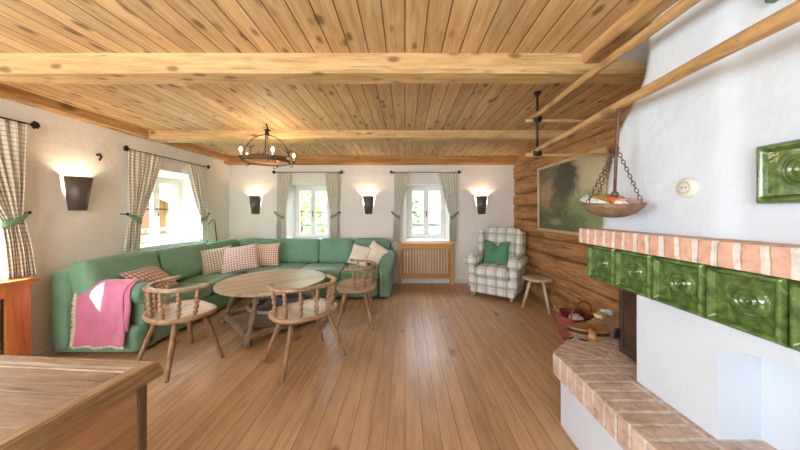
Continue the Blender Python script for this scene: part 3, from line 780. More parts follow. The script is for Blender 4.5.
# ------------------------------------------------------------------ armchair style wooden chairs
def make_chair():
    r = thing('wooden_armchair', '', 'chair', group='turned wooden armchairs around the round table')
    seat = smooth_closed([(-.17,.215),(0,.225),(.17,.215),(.265,.15),(.30,.02),(.275,-.12),(.17,-.215),(0,-.245),(-.17,-.215),(-.275,-.12),(-.30,.02),(-.265,.15)])
    n = len(seat); g = G(); rings = []
    for z, s in ((.425,.93),(.428,.97),(.438,.995),(.452,1.0),(.462,.985),(.466,.95),(.462,.90),(.456,.7),(.454,.4),(.454,.05)):
        rings.append([(p[0]*s, p[1]*s, z) for p in seat])
    vs = [p for q in rings for p in q]; m = len(rings)
    fs = [(j*n+k, j*n+(k+1) % n, (j+1)*n+(k+1) % n, (j+1)*n+k) for j in range(m-1) for k in range(n)]
    fs += [tuple(range(n))[::-1], tuple((m-1)*n+k for k in range(n))]
    g.add(vs, fs).build('seat', M_seat, r)
    for tx, ty, bx_, by_ in ((-.16,-.10,-.29,-.21),(.16,-.10,.29,-.21),(-.15,.11,-.285,.205),(.15,.11,.285,.205)):
        G().lathe((bx_, by_, 0), (tx, ty, .43), [(0,.0145),(.05,.016),(.5,.021),(.85,.024),(1,.020)], 12).build('leg', M_chair, r)
    # curved arm rail
    P = []; R = []
    for k in range(33):
        a = -.20 + (PI+.40)*k/32
        x = cos(a)*.285; y = -sin(a)*.265 + .035
        e = abs(k-16)/16
        P.append((x, y, .690 + .018*e**6 + .012*(1-e)))
    g = G(); vs = []; m = len(P)
    for i in range(m):
        t = (Vector(P[min(i+1, m-1)])-Vector(P[max(i-1, 0)])); t.z = 0; t.normalize(); nn_ = Vector((t.y, -t.x, 0)); e = abs(i-16)/16
        w = .024 - .004*e + (.010 if i in (0, m-1) else 0) + (.008 if i in (1, m-2) else 0); hh = .013
        p = Vector(P[i])
        for a, b in ((-w,-hh*.6),(-w*.7,-hh),(w*.7,-hh),(w,-hh*.6),(w,hh*.6),(w*.7,hh),(-w*.7,hh),(-w,hh*.6)): vs.append(p+nn_*a+Vector((0,0,b)))
    fs = [(i*8+k, i*8+(k+1) % 8, (i+1)*8+(k+1) % 8, (i+1)*8+k) for i in range(m-1) for k in range(8)]
    fs += [tuple(range(8))[::-1], tuple((m-1)*8+k for k in range(8))]
    g.add(vs, fs); 
    for i in (0, m-1): g.ball(P[i], .026, sc=(1,1,.7))
    g.build('arm_rail', M_chair, r)
    SP = [(0,.010),(.05,.015),(.09,.008),(.13,.019),(.18,.021),(.23,.008),(.28,.018),(.34,.023),(.40,.016),(.45,.007),(.50,.018),(.56,.023),(.62,.014),(.66,.008),(.71,.019),(.76,.021),(.81,.008),(.86,.016),(.91,.018),(.95,.009),(1,.010)]
    for k in range(7):
        a = .10 + (PI-.20)*k/6
        top = (cos(a)*.285, -sin(a)*.265+.035, .685); bot = (cos(a)*.262, -sin(a)*.225+.02, .455)
        G().lathe(bot, top, SP, 10).build('spindle', M_chair, r)
    return r
c0 = make_chair()
for i, (x, y, rz, lab) in enumerate(((-2.04, 2.46, -.50, 'wooden spindle-back armchair nearest the pink throw, left of the round table'),
        (-.92, 2.49, .80, 'wooden spindle-back armchair standing in front of the round table, centre of the room'),
        (-.60, 3.34, PI/2+.09, 'wooden spindle-back armchair right of the table, before the sofa\'s right end'))):
    o = c0 if i == 0 else copy_tree(c0)
    o.location = (x, y, 0); o.rotation_euler = (0, 0, rz); o['label'] = lab

# ------------------------------------------------------------------ checked armchair
ac = thing('checked_armchair', 'cream and grey checked wing armchair in the far right corner', 'armchair', (1.515, 4.44, 0), math.atan2(-.815, -.58) + PI/2)
G().soft((0, .01, .19), (.70, .66, .26), .03, n=8).build('base', M_tartan, ac)
G().soft((0, -.05, .395), (.54, .60, .17), .055, (0,.01,.03), 10).build('seat_cushion', M_tartan, ac)
for s in (-1, 1):
    g = G(); g.soft((s*.325, -.01, .36), (.12, .62, .44), .04)
    g.tube([(s*.345, -.345, .57), (s*.345, -.325, .57), (s*.345, .22, .575), (s*.345, .24, .575)], [.075, .098, .095, .08], 18)
    g.build('armrest', M_tartan, ac)
G().soft((0,0,0), (.60, .15, .70), .06, (0,.03,.015), 10, M=TR(0, .27, .72) @ RX(-.14)).build('backrest', M_tartan, ac)
for s in (-1, 1):
    g = G(); g.soft((0,0,0), (.08, .24, .44), .038, (.01,0,.0), 8, M=TR(s*.325, .20, .82) @ RX(-.14) @ RZ(-s*.18)); g.build('wing', M_tartan, ac)
for x, y in ((-.29,-.26),(.29,-.26),(-.29,.28),(.29,.28)): G().lathe((x,y,0),(x,y,.08),[(0,.018),(.5,.026),(1,.03)],10).build('leg', M_stooll, ac)
Ma = ac.matrix_basis.copy() if False else (TR(1.515, 4.44, 0) @ RZ(math.atan2(-.815, -.58) + PI/2))
pillow('plain green cushion standing on the checked armchair', M_greenp, (.42, .40), .14, Ma @ TR(-.03, .05, .675) @ RX(-.25), None, 8, dent=1.5)

# ------------------------------------------------------------------ stool
st = thing('three_legged_stool', 'small pale wooden three-legged stool beside the checked armchair', 'stool', (1.865, 3.80, 0), 0)
n = 40; g = G(); rings = [(.165,.395),(.190,.402),(.195,.415),(.195,.428),(.188,.435),(.1,.433),(.01,.432)]
vs = [(a*cos(2*PI*k/n)*(1+.03*sin(3*k/n*2*PI)), a*sin(2*PI*k/n), z) for a, z in rings for k in range(n)]
g.add(vs, [(j*n+k, j*n+(k+1) % n, (j+1)*n+(k+1) % n, (j+1)*n+k) for j in range(6) for k in range(n)] + [tuple(range(n))[::-1], tuple(6*n+k for k in range(n))])
g.build('seat', M_stool, st)
for fx, fy in ((-.215, .0), (.04, -.245), (.165, .01)):
    G().lathe((fx, fy, 0), (fx*.45, fy*.45, .405), [(0,.016),(.5,.020),(1,.022)], 10).build('leg', M_stooll, st)

# ------------------------------------------------------------------ masonry stove
sv = thing('tiled_stove', 'white plastered masonry stove with green relief tiles and brick mantel', 'fireplace')
B = XR - .002
HP = [(.94,.25),(.94,1.72),(1.71,2.41),(B,2.41),(B,.25)]                # hearth outline
def inset(p, d): return [(.94+d,.25),(.94+d,1.72-d*.2),(1.71+d*.4,2.41-d),(B,2.41-d),(B,.25)]
G().prism(inset(HP, .045), 0, .33).build('hearth_base', M_stove, sv, bevel=.006)
G().prism([(.94,.25),(.94,1.72),(1.38,1.60),(B,1.60),(B,.25)], .325, .458).build('hearth_slab', M_brickh, sv, bevel=.006, seg=2)
G().prism([(.94,1.721),(1.71,2.41),(B,2.41),(B,1.601),(1.38,1.601)], .325, .457).build('hearth_slab', M_brickc, sv, bevel=.006, seg=2)
# white body with a wood niche (profile in plan so that the niche is a real recess)
xf = 1.225
def body():
    g = G(); y0, y1 = .25, 1.427; na, nb, zt = .52, 1.06, .81
    def q(*p): g.add(p, [(0,1,2,3)], flat=True)
    zb, zt2 = .458, 1.02
    q((xf,nb,zb),(xf,y1,zb),(xf,y1,zt2),(xf,nb,zt2)); q((xf,y0,zb),(xf,na,zb),(xf,na,zt2),(xf,y0,zt2))
    # arched lintel : short columns
    n = 14
    for k in range(n):
        a = na+(nb-na)*k/n; b = na+(nb-na)*(k+1)/n
        za = zt+.055*sin(PI*k/n); zb_ = zt+.055*sin(PI*(k+1)/n)
        q((xf,a,za),(xf,b,zb_),(xf,b,zt2),(xf,a,zt2)); q((xf,a,za),(xf+.19,a,za),(xf+.19,b,zb_),(xf,b,zb_))
    q((xf,nb,zb),(xf+.19,nb,zb),(xf+.19,nb,zt),(xf,nb,zt)); q((xf,na,zb),(xf+.19,na,zb),(xf+.19,na,zt),(xf,na,zt))
    q((xf+.19,na,zb),(xf+.19,nb,zb),(xf+.19,nb,.9),(xf+.19,na,.9))
    q((xf,y1,zb),(1.39,y1,zb),(1.39,y1,zt2),(xf,y1,zt2)); q((xf,y0,zb),(B,y0,zb),(B,y0,zt2),(xf,y0,zt2))
    g.box(1.40,y0+.01,zb,B,1.70,zt2)
    return g
body().build('stove_body', M_stove, sv)
# fire door : glass and steel panel in the recessed far part
M_fglass = plain('fire_glass', rgb(70, 52, 40), 0.12, 0.0, 0.2, 6, spec=0.9)
M_fsteel = plain('fire_steel', rgb(96, 82, 72), 0.4, 0.6, 0.1)
dr = G(); dr.box(1.368, 1.43, .462, 1.398, 1.73, .50); dr.box(1.368, 1.43, .90, 1.398, 1.73, 1.0); dr.box(1.368, 1.43, .50, 1.398, 1.452, .90); dr.box(1.368, 1.705, .50, 1.398, 1.73, .90)
door = dr.build('fire_door', M_fsteel, sv, bevel=.003)
G().box(1.378, 1.452, .50, 1.392, 1.705, .90).build('door_glass', M_fglass, door)
g = G(); g.tube([(1.368,1.725,.60),(1.348,1.725,.60),(1.343,1.725,.59),(1.343,1.725,.545)], .008, 8); g.box(1.352,1.715,.545,1.37,1.74,.60); g.build('door_handle', M_iron, door)
G().box(1.40, 1.70, .458, B, 1.735, 1.02).build('firebox_side', M_fsteel, sv)
# tile band
xt, tw, tz0, th_ = 1.19, .229, .927, .223
G().box(xt+.022, .25, tz0+.004, B, 1.750, tz0+th_+.01).build('tile_core', M_stove, sv)
def relief(w, h, cx, cy, R):
    g = G(); nu, nv = 60, 60
    def fn(u, v):
        a, b = u*w, v*h; e = min(a, b, w-a, h-b); z = 0.0
        if e < .006: z = e/.006*.012
        elif e < .020: z = .012 + .004*sin((e-.006)/.014*PI)
        elif e < .032: z = .012 - (e-.020)/.012*.018
        else: z = -.006
        if e > .026:
            d = math.hypot(a-cx, b-cy)
            if d < R:
                z = max(z, .013*math.sqrt(max(0, 1-(d/R)**2)) + .0042*cos(d/R*PI*6) + .002)
            else:
                z += .0045*math.exp(-((d-R*1.22)/.008)**2)
                th = math.atan2(b-cy, a-cx)
                z += .0055*max(0, sin(th*2+d*38))*min(1, (e-.026)/.02)
        return (0-z, w-a, b)                       # faces -x, a runs towards the camera
    g.grid(fn, nu, nv, flip=True); m = [(0,0),(w,0),(w,h),(0,h)]
    g.box(0, 0, 0, .03, w, h)
    return g
rt = relief(tw-.006, th_-.004, .132, .116, .053)
t0 = rt.build('stove_tile', M_glaze, sv, loc=(xt, 1.753-tw+.003, tz0))
for k in range(1, 6):
    t = t0.copy(); COL.objects.link(t); t.location = (xt, 1.753-tw*(k+1)+.003, tz0)
# upper chimney : tapering towards the ceiling, soft plaster
ce = [(1.245,599.3,232),(1.45,603,200),(1.62,608,160),(1.70,611,140),(1.80,615,125),(1.87,621,115),(1.93,628,108),(1.99,636,100),(2.05,641,92),(2.12,644,80),(2.20,645,60),(2.387,646,40)]
g = G(); ys = [.25 + (1-.25)*k/6 for k in range(7)]
def chim(u, v):
    j = v*(len(ce)-1); a = min(int(j), len(ce)-2); t = j-a
    z = ce[a][0]*(1-t)+ce[a+1][0]*t; px = ce[a][1]*(1-t)+ce[a+1][1]*t
    X = 1.25; ye = X*F/(px-405)
    w = noise.noise(Vector((u*3, z*2, 1)))*.006
    if u < .72:
        y = .25 + (ye-.25)*(u/.72); yy = y
        rr = max(0, (u-.66)/.06); x = X + w + (.020 if y < 1.04 else .020*max(0, 1-(y-1.04)/.02))
        return (x + .012*rr*rr, yy, z)
    t2 = (u-.72)/.28
    return (X+.012 + (B-X-.012)*t2, ye - .004, z)
g.grid(chim, 50, 44); g.build('chimney', M_stove, sv)
# brick mantel
G().box(1.14, .25, 1.150, B, 1.776, 1.245).build('mantel', M_brickm, sv, bevel=.006, seg=2)
# tiles set in the chimney
rt2 = relief(.21, .203, .12, .105, .055)
u0 = rt2.build('wall_tile', M_glaze, sv, loc=(1.243, .953-.21, 1.378))
u1 = u0.copy(); COL.objects.link(u1); u1.location = (1.243, .932-.21, 2.07)
rebase(sv, (1.6, 1.2, 0))

# wall outlet
oc = thing('wall_socket', 'round cream ceramic socket on the white chimney above the mantel', 'socket', (1.243, 1.186, 1.457))
M_cream = plain('cream_ceramic', rgb(212, 216, 206), 0.25, var=0.05)
g = G(); g.lathe((.012,0,0), (-.018,0,0), [(0,.044),(.5,.044),(.8,.041),(1,.033)], 28); g.build('socket_plate', M_cream, oc)
g = G(); g.tube([(-.0185,.024*cos(2*PI*k/24),.024*sin(2*PI*k/24)) for k in range(24)], .0025, 6, closed=True); g.build('socket_ring', plain('aged_ceramic', rgb(180, 170, 140), .4), oc)
g = G()
for y in (-.009,.009): g.lathe((-.016,y,0),(-.0195,y,0),[(0,.003),(1,.003)],8)
g.build('socket_holes', M_iron, oc)

# ------------------------------------------------------------------ poles on iron hangers
def polerod(name, label, pts, rad, mat, seed, group=None):
    P = [Vector(p) for p in pts]; Q = []; R = []
    n = 24
    for k in range(n+1):
        s = k/n*(len(P)-1); a = min(int(s), len(P)-2); t = s-a
        p = P[a].lerp(P[a+1], t); w = noise.noise_vector(p*2.2+Vector((seed,0,0)))*.010; Q.append(p+w); R.append(rad[0]+(rad[1]-rad[0])*k/n + noise.noise(p*4)*.0015)
    o = G().tube(Q, R, 12).build(name, mat); c = Vector(pts[0]); o.data.transform(Matrix.Translation(-c)); o.location = c
    return tag(o, label, 'pole', group)
polerod('drying_pole', 'upper wooden pole hanging below the ceiling, running towards the camera', [(1.135,2.42,2.178),(1.12,1.9,2.185),(1.115,1.3,2.175),(1.10,.85,2.165),(1.09,.30,2.16)], (.021,.027), M_pole, 1)
polerod('drying_pole', 'lower bent wooden pole carrying the hanging bowl in front of the chimney', [(1.135,2.42,1.890),(1.122,1.9,1.890),(1.115,1.40,1.905),(1.075,1.02,1.895),(1.035,.70,1.876),(1.00,.30,1.865)], (.018,.029), M_pole, 2)
polerod('cross_pole', 'upper thin wooden cross pole running from black iron clamp towards the log wall', [(1.06,2.37,2.150),(1.6,2.36,2.150),(2.06,2.35,2.150)], (.016,.013), M_polex, 3)
polerod('cross_pole', 'lower thin wooden cross pole running from black iron clamp above the painting', [(1.06,2.37,1.855),(1.6,2.36,1.853),(2.06,2.35,1.850)], (.016,.013), M_polex, 4)
def hanger(y, x, label):
    hg = thing('iron_hanger', label, 'hanger', (x, y, HC))
    g = G(); g.tube([(0,0,0),(0,0,-.55)], .010, 8); g.build('rod', M_iron, hg)
    G().lathe((0,0,0),(0,0,-.03),[(0,.03),(.6,.025),(1,.012)],12).build('ceiling_plate', M_iron, hg)
    for z in (2.165-HC, 1.872-HC):
        g = G(); g.tube([(.0+.024*cos(2*PI*k/20), -.0, z+.024*sin(2*PI*k/20)) for k in range(20)], .010, 8, closed=True)
        g.tube([(-.03,.0,z-.012),(.03,.0,z-.012)], .022, 10); g.build('clamp', M_iron, hg)
    return hg
hanger(2.34, 1.148, 'black iron ceiling hanger with two clamps holding the wooden poles')

# ------------------------------------------------------------------ hanging pan scale
hs_ = thing('hanging_bowl', 'rustic wooden bowl hung on three chains from the lower pole', 'bowl', (1.075, 1.40, 1.32))
M_bowl = plain('old_bowl_wood', rgb(128, 104, 78), 0.6, 0.0, 0.3, 22, 0.4)
g = G(); n = 40; prof = [(.01,.0),(.05,.004),(.095,.022),(.125,.050),(.137,.070),(.129,.072),(.115,.050),(.085,.026),(.045,.012),(.01,.010)]
vs = [(a*cos(2*PI*k/n), a*sin(2*PI*k/n), z + .004*sin(5*PI*k/n)*(z/.07)) for a, z in prof for k in range(n)]
g.add(vs, [(j*n+k, j*n+(k+1) % n, (j+1)*n+(k+1) % n, (j+1)*n+k) for j in range(len(prof)-1) for k in range(n)]+[tuple(range(n))[::-1], tuple((len(prof)-1)*n+k for k in range(n))])
g.build('bowl', M_bowl, hs_)
def chain(g, p, q, link=.026, r=.0022):
    p, q = Vector(p), Vector(q); d = q-p; L = d.length; n = max(1, int(L/(link*.72))); t = d/L
    a = t.orthogonal().normalized(); b = t.cross(a)
    for k in range(n):
        c = p + d*((k+.5)/n); s = a if k % 2 else b
        g.tube([c + t*(link/2*cos(w)) + s*(link*.30*sin(w)) for w in [2*PI*i/10 for i in range(10)]], r, 5, closed=True)
top = Vector((.02, 0, .37))
for ang in (PI, -.25, PI/2):
    g = G(); chain(g, top, (.131*cos(ang), .131*sin(ang), .075)); g.build('chain', M_rust, hs_)
g = G(); g.tube([(.035,0,.59),(.032,0,.535),(.02,0,.33),(.012,0,.135)], [.008,.009,.008,.007], 8); g.tube([(.012+.016*cos(2*PI*k/14), 0, .118+.016*sin(2*PI*k/14)) for k in range(14)], .006, 6, closed=True)
g.ball((.012,0,.10), .014); g.build('scale_bar', M_rust, hs_)
def mag(label, loc, rot, size, c, c2, seed):
    m = NT('print', .35, 0, .4); n = m.noise(m.map(m.tc.outputs['Object'], (14, 20, 14), (seed, 0, 0)), 1.0, 2)
    m.color(m.ramp(n, (.42, c), (.52, c2), (.62, rgb(245, 242, 236))))
    g = G(); w, d = size; t = .004
    g.grid(lambda u, v: ((u-.5)*w, (v-.5)*d, .006*sin(PI*u)), 8, 2)
    o = g.build('magazine', m.m, solid=t); o.location = loc; o.rotation_euler = rot
    return tag(o, label, 'magazine', 'booklets in the hanging bowl')
mag('white booklet at the left side of the hanging bowl', (.985, 1.40, 1.402), (.5, -.5, .3), (.06, .12), rgb(240,240,240), rgb(200,205,210), 1)
mag('yellow green booklet in the hanging bowl, beside the white one', (1.03, 1.42, 1.410), (.6, -.2, .1), (.08, .10), rgb(230,180,60), rgb(120,150,80), 2)
mag('bright orange booklet in the middle of the hanging bowl', (1.085, 1.37, 1.405), (.55, .1, -.1), (.08, .12), rgb(232,96,50), rgb(240,140,70), 3)
mag('grey and white booklet right of centre in the hanging bowl', (1.135, 1.40, 1.406), (.6, .35, 0), (.07, .10), rgb(190,194,204), rgb(120,110,120), 4)
mag('long pink booklet sticking out over the right rim of the hanging bowl', (1.150, 1.40, 1.412), (.15, .0, .1), (.17, .08), rgb(238,170,176), rgb(226,120,130), 5)

# ------------------------------------------------------------------ painting
def painting_mat():
    m = NT('landscape_canvas', .35, 0, .4); S = m.sep(m.tc.outputs['Object']); ob = m.tc.outputs['Object']
    u = m.math('DIVIDE', m.math('MULTIPLY', S[1], -1.0), 1.40); v = m.math('DIVIDE', S[2], .90)   # 0..1 : left..right, down..up
    n = m.noise(ob, 4.5, 6, .65, .8); n2 = m.noise(ob, 12, 6, .75, .5)
    def blob(cu, cv, ru, rv, soft=.5, k=.55):
        a = m.math('DIVIDE', m.math('SUBTRACT', u, cu), ru); b = m.math('DIVIDE', m.math('SUBTRACT', v, cv), rv)
        d = m.math('ADD', m.math('MULTIPLY', a, a), m.math('MULTIPLY', b, b))
        d = m.math('MULTIPLY_ADD', m.math('SUBTRACT', n2, .5), k*4, d)
        return m.math('SUBTRACT', 1.0, m.step(d, 1-soft, 1+soft))
    col = m.ramp(m.math('MULTIPLY_ADD', n, .4, m.math('MULTIPLY', u, .6)), (.2, rgb(124, 112, 82)), (.75, rgb(206, 198, 166)))
    col = m.mix(m.math('MULTIPLY', blob(.18, .60, .14, .22), .7), col, rgb(150, 116, 76))
    col = m.mix(m.math('MULTIPLY', blob(.80, .25, .40, .30), .8), col, rgb(112, 140, 88))
    col = m.mix(m.math('MULTIPLY', blob(.25, .10, .50, .26), .85), col, rgb(72, 84, 54))
    col = m.mix(m.math('MULTIPLY', blob(.48, .78, .20, .30), .92), col, rgb(50, 50, 42))
    col = m.mix(m.math('MULTIPLY', blob(.40, .45, .16, .18), .7), col, rgb(60, 66, 46))
    col = m.mix(m.math('MULTIPLY', blob(.10, .92, .20, .16), .7), col, rgb(74, 70, 56))
    col = m.mix(m.math('MULTIPLY', blob(.34, .16, .10, .05), .6), col, rgb(170, 160, 120))
    m.color(col); m.bump(n2, .15, .004); return m.m
pt = thing('landscape_painting', 'large dark landscape painting in a thin pale frame on the log wall', 'painting', (XR-.022, 4.14, 1.075))
G().box(-.006, -1.40, .02, .008, -.02, .92).build('canvas', painting_mat(), pt)
M_fr = plain('pale_gilt', rgb(206, 190, 150), .4, .2)
g = G(); w = .035
g.box(-.022,-1.42,0,.008,0,w); g.box(-.022,-1.42,.94-w,.008,0,.94); g.box(-.022,-w,w,.008,0,.94-w); g.box(-.022,-1.42,w,.008,-1.42+w,.94-w)
g.build('picture_frame', M_fr, pt, bevel=.005)

# ------------------------------------------------------------------ chandelier
ch = thing('chandelier', 'wrought iron ring chandelier with candle bulbs hanging below the ceiling', 'chandelier', (-1.62, 3.17, HC))
M_cband = plain('chandelier_band', rgb(98, 74, 54), .55, .3, .2, 20)
R0 = .245; zr = 1.955-HC
g = G(); n = 56; sec = [(R0-.006,-.028),(R0+.006,-.028),(R0+.008,.028),(R0-.008,.028)]
vs = [(a*cos(2*PI*k/n), a*sin(2*PI*k/n), zr+z) for a, z in sec for k in range(n)]
g.add(vs, [(j*n+k, j*n+(k+1) % n, ((j+1) % 4)*n+(k+1) % n, ((j+1) % 4)*n+k) for j in range(4) for k in range(n)]); g.build('ring', M_cband, ch)
for k in range(4):
    a = .4 + PI/2*k
    g = G(); g.tube([(R0*sin(t)*cos(a), R0*sin(t)*sin(a), zr+.0+.30*cos(t)) for t in [PI/2*i/14 for i in range(15)]], .006, 8); g.build('dome_rib', M_iron, ch)
g = G(); g.tube([(0,0,zr+.30),(0,0,zr+.33)], .02, 10); g.ball((0,0,zr+.31), .026); g.tube([(0,0,zr+.33),(.012,0,zr+.36),(0,0,zr+.40),(-.012,0,-.01),(0,0,0)], .008, 8)
for k in range(5):
    a = k*1.257; g.tube([(0,0,zr+.33),(.028*cos(a),.028*sin(a),zr+.36),(.040*cos(a),.040*sin(a),zr+.345)], [.006,.010,.003], 6)
g.build('suspension', M_iron, ch)
for k in range(3):
    a = 2.35 + k*2*PI/3; g = G(); c = Vector((R0*.92*cos(a), R0*.92*sin(a), zr+.10))
    for j in range(6):
        b = j*1.05; d = Vector((cos(b), sin(b)*.4, .5+.5*sin(b*2)))*.062; g.tube([c, c+d*.6, c+d], [.004,.013,.002], 6, squash=.35)
    g.tube([c, (R0*cos(a), R0*sin(a), zr)], .005, 6); g.build('leaf_ornament', M_iron, ch)
M_candle = plain('candle_sleeve', rgb(226, 212, 180), .5)
for k in range(5):
    a = .35 + k*PI*.4; rr = R0+.045; x, y = rr*cos(a), rr*sin(a)
    g = G(); g.tube([(R0*cos(a),R0*sin(a),zr-.01),((R0+.03)*cos(a),(R0+.03)*sin(a),zr-.045),(x,y,zr-.02),(x,y,zr+.0)], .005, 6)
    g.tube([(R0*cos(a+.12),R0*sin(a+.12),zr-.02),(R0*cos(a+.12),R0*sin(a+.12),zr-.05),((R0+.02)*cos(a+.12),(R0+.02)*sin(a+.12),zr-.062),((R0+.035)*cos(a+.12),(R0+.035)*sin(a+.12),zr-.045)], .004, 6)
    g.lathe((x,y,zr-.005),(x,y,zr+.008),[(0,.012),(1,.024)],12); arm = g.build('candle_arm', M_iron, ch)
    G().tube([(x,y,zr+.008),(x,y,zr+.055)], .010, 10).build('candle_sleeve', M_candle, arm)
    G().lathe((x,y,zr+.055),(x,y,zr+.105),[(0,.006),(.25,.014),(.5,.016),(.8,.009),(1,.002)],12).build('bulb', M_bulb, arm)
l = bpy.data.lights.new('chandelier_light', 'POINT'); l.energy = 6; l.color = (1, .76, .5); l.shadow_soft_size = .12
o = bpy.data.objects.new('chandelier_light', l); COL.objects.link(o); o.parent = ch; o.location = (0, 0, zr+.09)

# ------------------------------------------------------------------ old chest in the foreground
cs = thing('wooden_chest', 'old weathered wooden chest with moulded lid in the left foreground', 'chest', (-.943, 1.04, 0), -math.radians(4.2))
zt = .78
G().box(-1.20, -.78, zt-.045, -.055, -.055, zt-.012).build('lid_panel', M_chest, cs)
g = G()
def mould(g, p, q, w, axis):
    pass
sec = [(0,-.050),(.008,-.056),(.004,-.030),(.0,-.018),(-.004,-.004),(-.016,0),(-.050,-.001),(-.058,-.006),(-.066,-.008),(-.072,-.016)]
def sweep_x(x0, x1, m0, m1):
    vs = []; n = len(sec)
    for x, mi in ((x0, m0), (x1, m1)): vs += [(x + mi*s[0], s[0], zt+s[1]) for s in sec]
    vs += []
    return G().add(vs, [(k, (k+1) % n, n+(k+1) % n, n+k) for k in range(n)] + [tuple(range(n)), tuple(range(n, 2*n))[::-1]], flat=True)
sweep_x(-1.25, 0, 0, 1).build('lid_moulding', M_chestr, cs)
vs = []; n = len(sec)
for y, mi in ((0, 1), (-.80, 0)): vs += [(s[0], y + mi*s[0], zt+s[1]) for s in sec]
G().add(vs, [(k, n+k, n+(k+1) % n, (k+1) % n) for k in range(n)] + [tuple(range(n))[::-1], tuple(range(n, 2*n))], flat=True).build('lid_moulding', M_chesty, cs)
G().box(-.050, -.76, .05, -.028, -.060, zt-.045).build('side_board', M_chests, cs)
G().box(-.085, -.058, .0, -.024, -.026, zt-.045).build('corner_post', M_post, cs, bevel=.003)
G().box(-.085, -.78, .0, -.024, -.762, zt-.045).build('corner_post', M_post, cs, bevel=.003)
G().box(-1.20, -.050, .05, -.087, -.030, zt-.045).build('front_board', M_chestr, cs)
G().box(-1.20, -.77, .05, -1.18, -.052, zt-.045).build('side_board', M_chests, cs)

# ------------------------------------------------------------------ red basket by the stove, its contents
M_redw = wicker('red_wicker', rgb(176, 96, 90), rgb(96, 44, 42), 40)
rbk = thing('handled_basket', 'red brown woven basket with hoop handle on the floor by the hearth', 'basket', (1.80, 2.83, 0))
prof = [(.0,.01),(.15,.01),(.165,.05),(.19,.15),(.205,.26),(.195,.262),(.18,.15),(.15,.04),(0,.03)]
g = G(); nn = 36; vs = [(p[0]*cos(2*PI*k/nn)*.95, p[0]*sin(2*PI*k/nn)*.95, p[1]) for p in prof for k in range(nn)]
g.add(vs, [(j*nn+k, j*nn+(k+1) % nn, (j+1)*nn+(k+1) % nn, (j+1)*nn+k) for j in range(len(prof)-1) for k in range(nn)]); g.build('basket_body', M_redw, rbk)
G().tube([(.192*cos(2*PI*k/40), .192*sin(2*PI*k/40), .268+.003*sin(k*2.4)) for k in range(40)], .012, 8, closed=True).build('rim', M_redw, rbk)
M_hand = plain('basket_handle', rgb(150, 104, 70), .6, var=.2, scale=30)
g = G()
for dz, ph in ((0,0),(.008,PI)): g.tube([(.05+.19*cos(t)*.9, .10*cos(t)+.006*sin(7*t+ph), .265+.14*sin(t)+dz) for t in [PI*i/24 for i in range(25)]], .007, 8)
g.build('handle', M_hand, rbk)
M_paper = plain('crumpled_paper', rgb(222, 222, 226), .8, var=.1)
def crumple(name, label, cat, c, size, mat, seed, group=None):
    g = G(); g.soft((0,0,0), size, min(size)*.4, (0,0,0), 8, wob=.028, seed=seed); o = g.build(name, mat, smooth=False); o.location = c; return tag(o, label, cat, group)
crumple('crumpled_paper', 'crumpled white paper lying in the red brown basket', 'paper', (1.76, 2.78, .245), (.14,.12,.10), M_paper, 3)
def log_piece(label, p, q, r, mat, grp=None):
    c = (Vector(p)+Vector(q))/2; o = G().tube([Vector(p)-c, Vector(q)-c], [r, r*.92], 7).build('firewood', mat, smooth=False); o.location = c; return tag(o, label, 'firewood', grp)
M_fw = wood('firewood_wood', rgb(200, 150, 96), rgb(120, 84, 56), 1, None, rough=.8, knots=.2)
M_fwd = plain('dark_bark', rgb(84, 50, 44), .85, var=.3, scale=20, bump=.5)
log_piece('dark log standing at the back of the red brown basket', (1.84,2.86,.06), (1.88,2.93,.29), .045, M_fwd)
log_piece('orange split log poking out over the basket\'s left side', (1.74,2.88,.06), (1.635,2.95,.335), .028, M_fw)
# folded packet on the far end of the hearth
g = G(); g.box(-.055,-.035,0,.055,.035,.030); o = g.build('match_packet', plain('yellow_white_print', rgb(222, 214, 150), .5, var=.25, scale=25), bevel=.006); o.location = (1.665, 2.30, .4585); o.rotation_euler = (0,0,.6)
tag(o, 'small yellow packet on the far end of the brick hearth', 'packet')
g = G(); g.soft((0,0,0), (.11,.06,.05), .02, wob=.02, seed=8); o = g.build('cloth_wad', M_paper); o.location = (1.75, 2.36, .482); tag(o, 'pale crumpled cloth beside the yellow packet on the hearth', 'cloth')

# bellows and fire tools
M_leather = plain('black_leather', rgb(40, 38, 38), .5)
M_bell = wood('bellows_wood', rgb(196, 146, 88), rgb(150, 104, 58), 0, None, rough=.45, knots=.1)
bl = thing('fireplace_bellows', 'wooden bellows with black leather sides lying on the brick hearth', 'bellows', (1.355, 1.985, .459), -.15)
out_ = smooth_closed([(-.145,0),(-.10,.045),(-.02,.072),(.06,.078),(.115,.05),(.13,0),(.115,-.05),(.06,-.078),(-.02,-.072),(-.10,-.045)], 5)
sh = lambda s: [(p[0]*s, p[1]*s) for p in out_]
G().prism(out_, 0, .010).build('lower_board', M_bell, bl, bevel=.002)
G().prism(sh(.97), .010, .034).build('leather_side', M_leather, bl)
G().prism(out_, .034, .046).build('upper_board', M_bell, bl, bevel=.003)
g = G(); g.tube([(-.13,0,.03),(-.165,-.015,.028),(-.21,-.03,.018)], [.014,.009,.006], 10); g.build('nozzle', M_rust, bl)
g = G(); g.tube([(-.01,-.05,.050),(-.035,-.11,.052),(-.06,-.165,.034)], [.020,.022,.026], 10); g.build('handle', M_bell, bl)
tl = thing('poker_rod', 'slender dark iron fire poker lying across the bellows', 'poker', (1.38, 2.07, .515))
g = G(); g.tube([(-.12,-.02,-.002),(-.04,0,.0),(.05,.02,.004),(.09,.05,.006)], [.004,.005,.005,.004], 8); g.build('shaft', M_iron, tl)
g = G(); g.tube([(.09,.05,.006),(.11,.065,.010),(.105,.085,.010)], [.006,.008,.003], 8); g.build('hook_end', M_iron, tl)
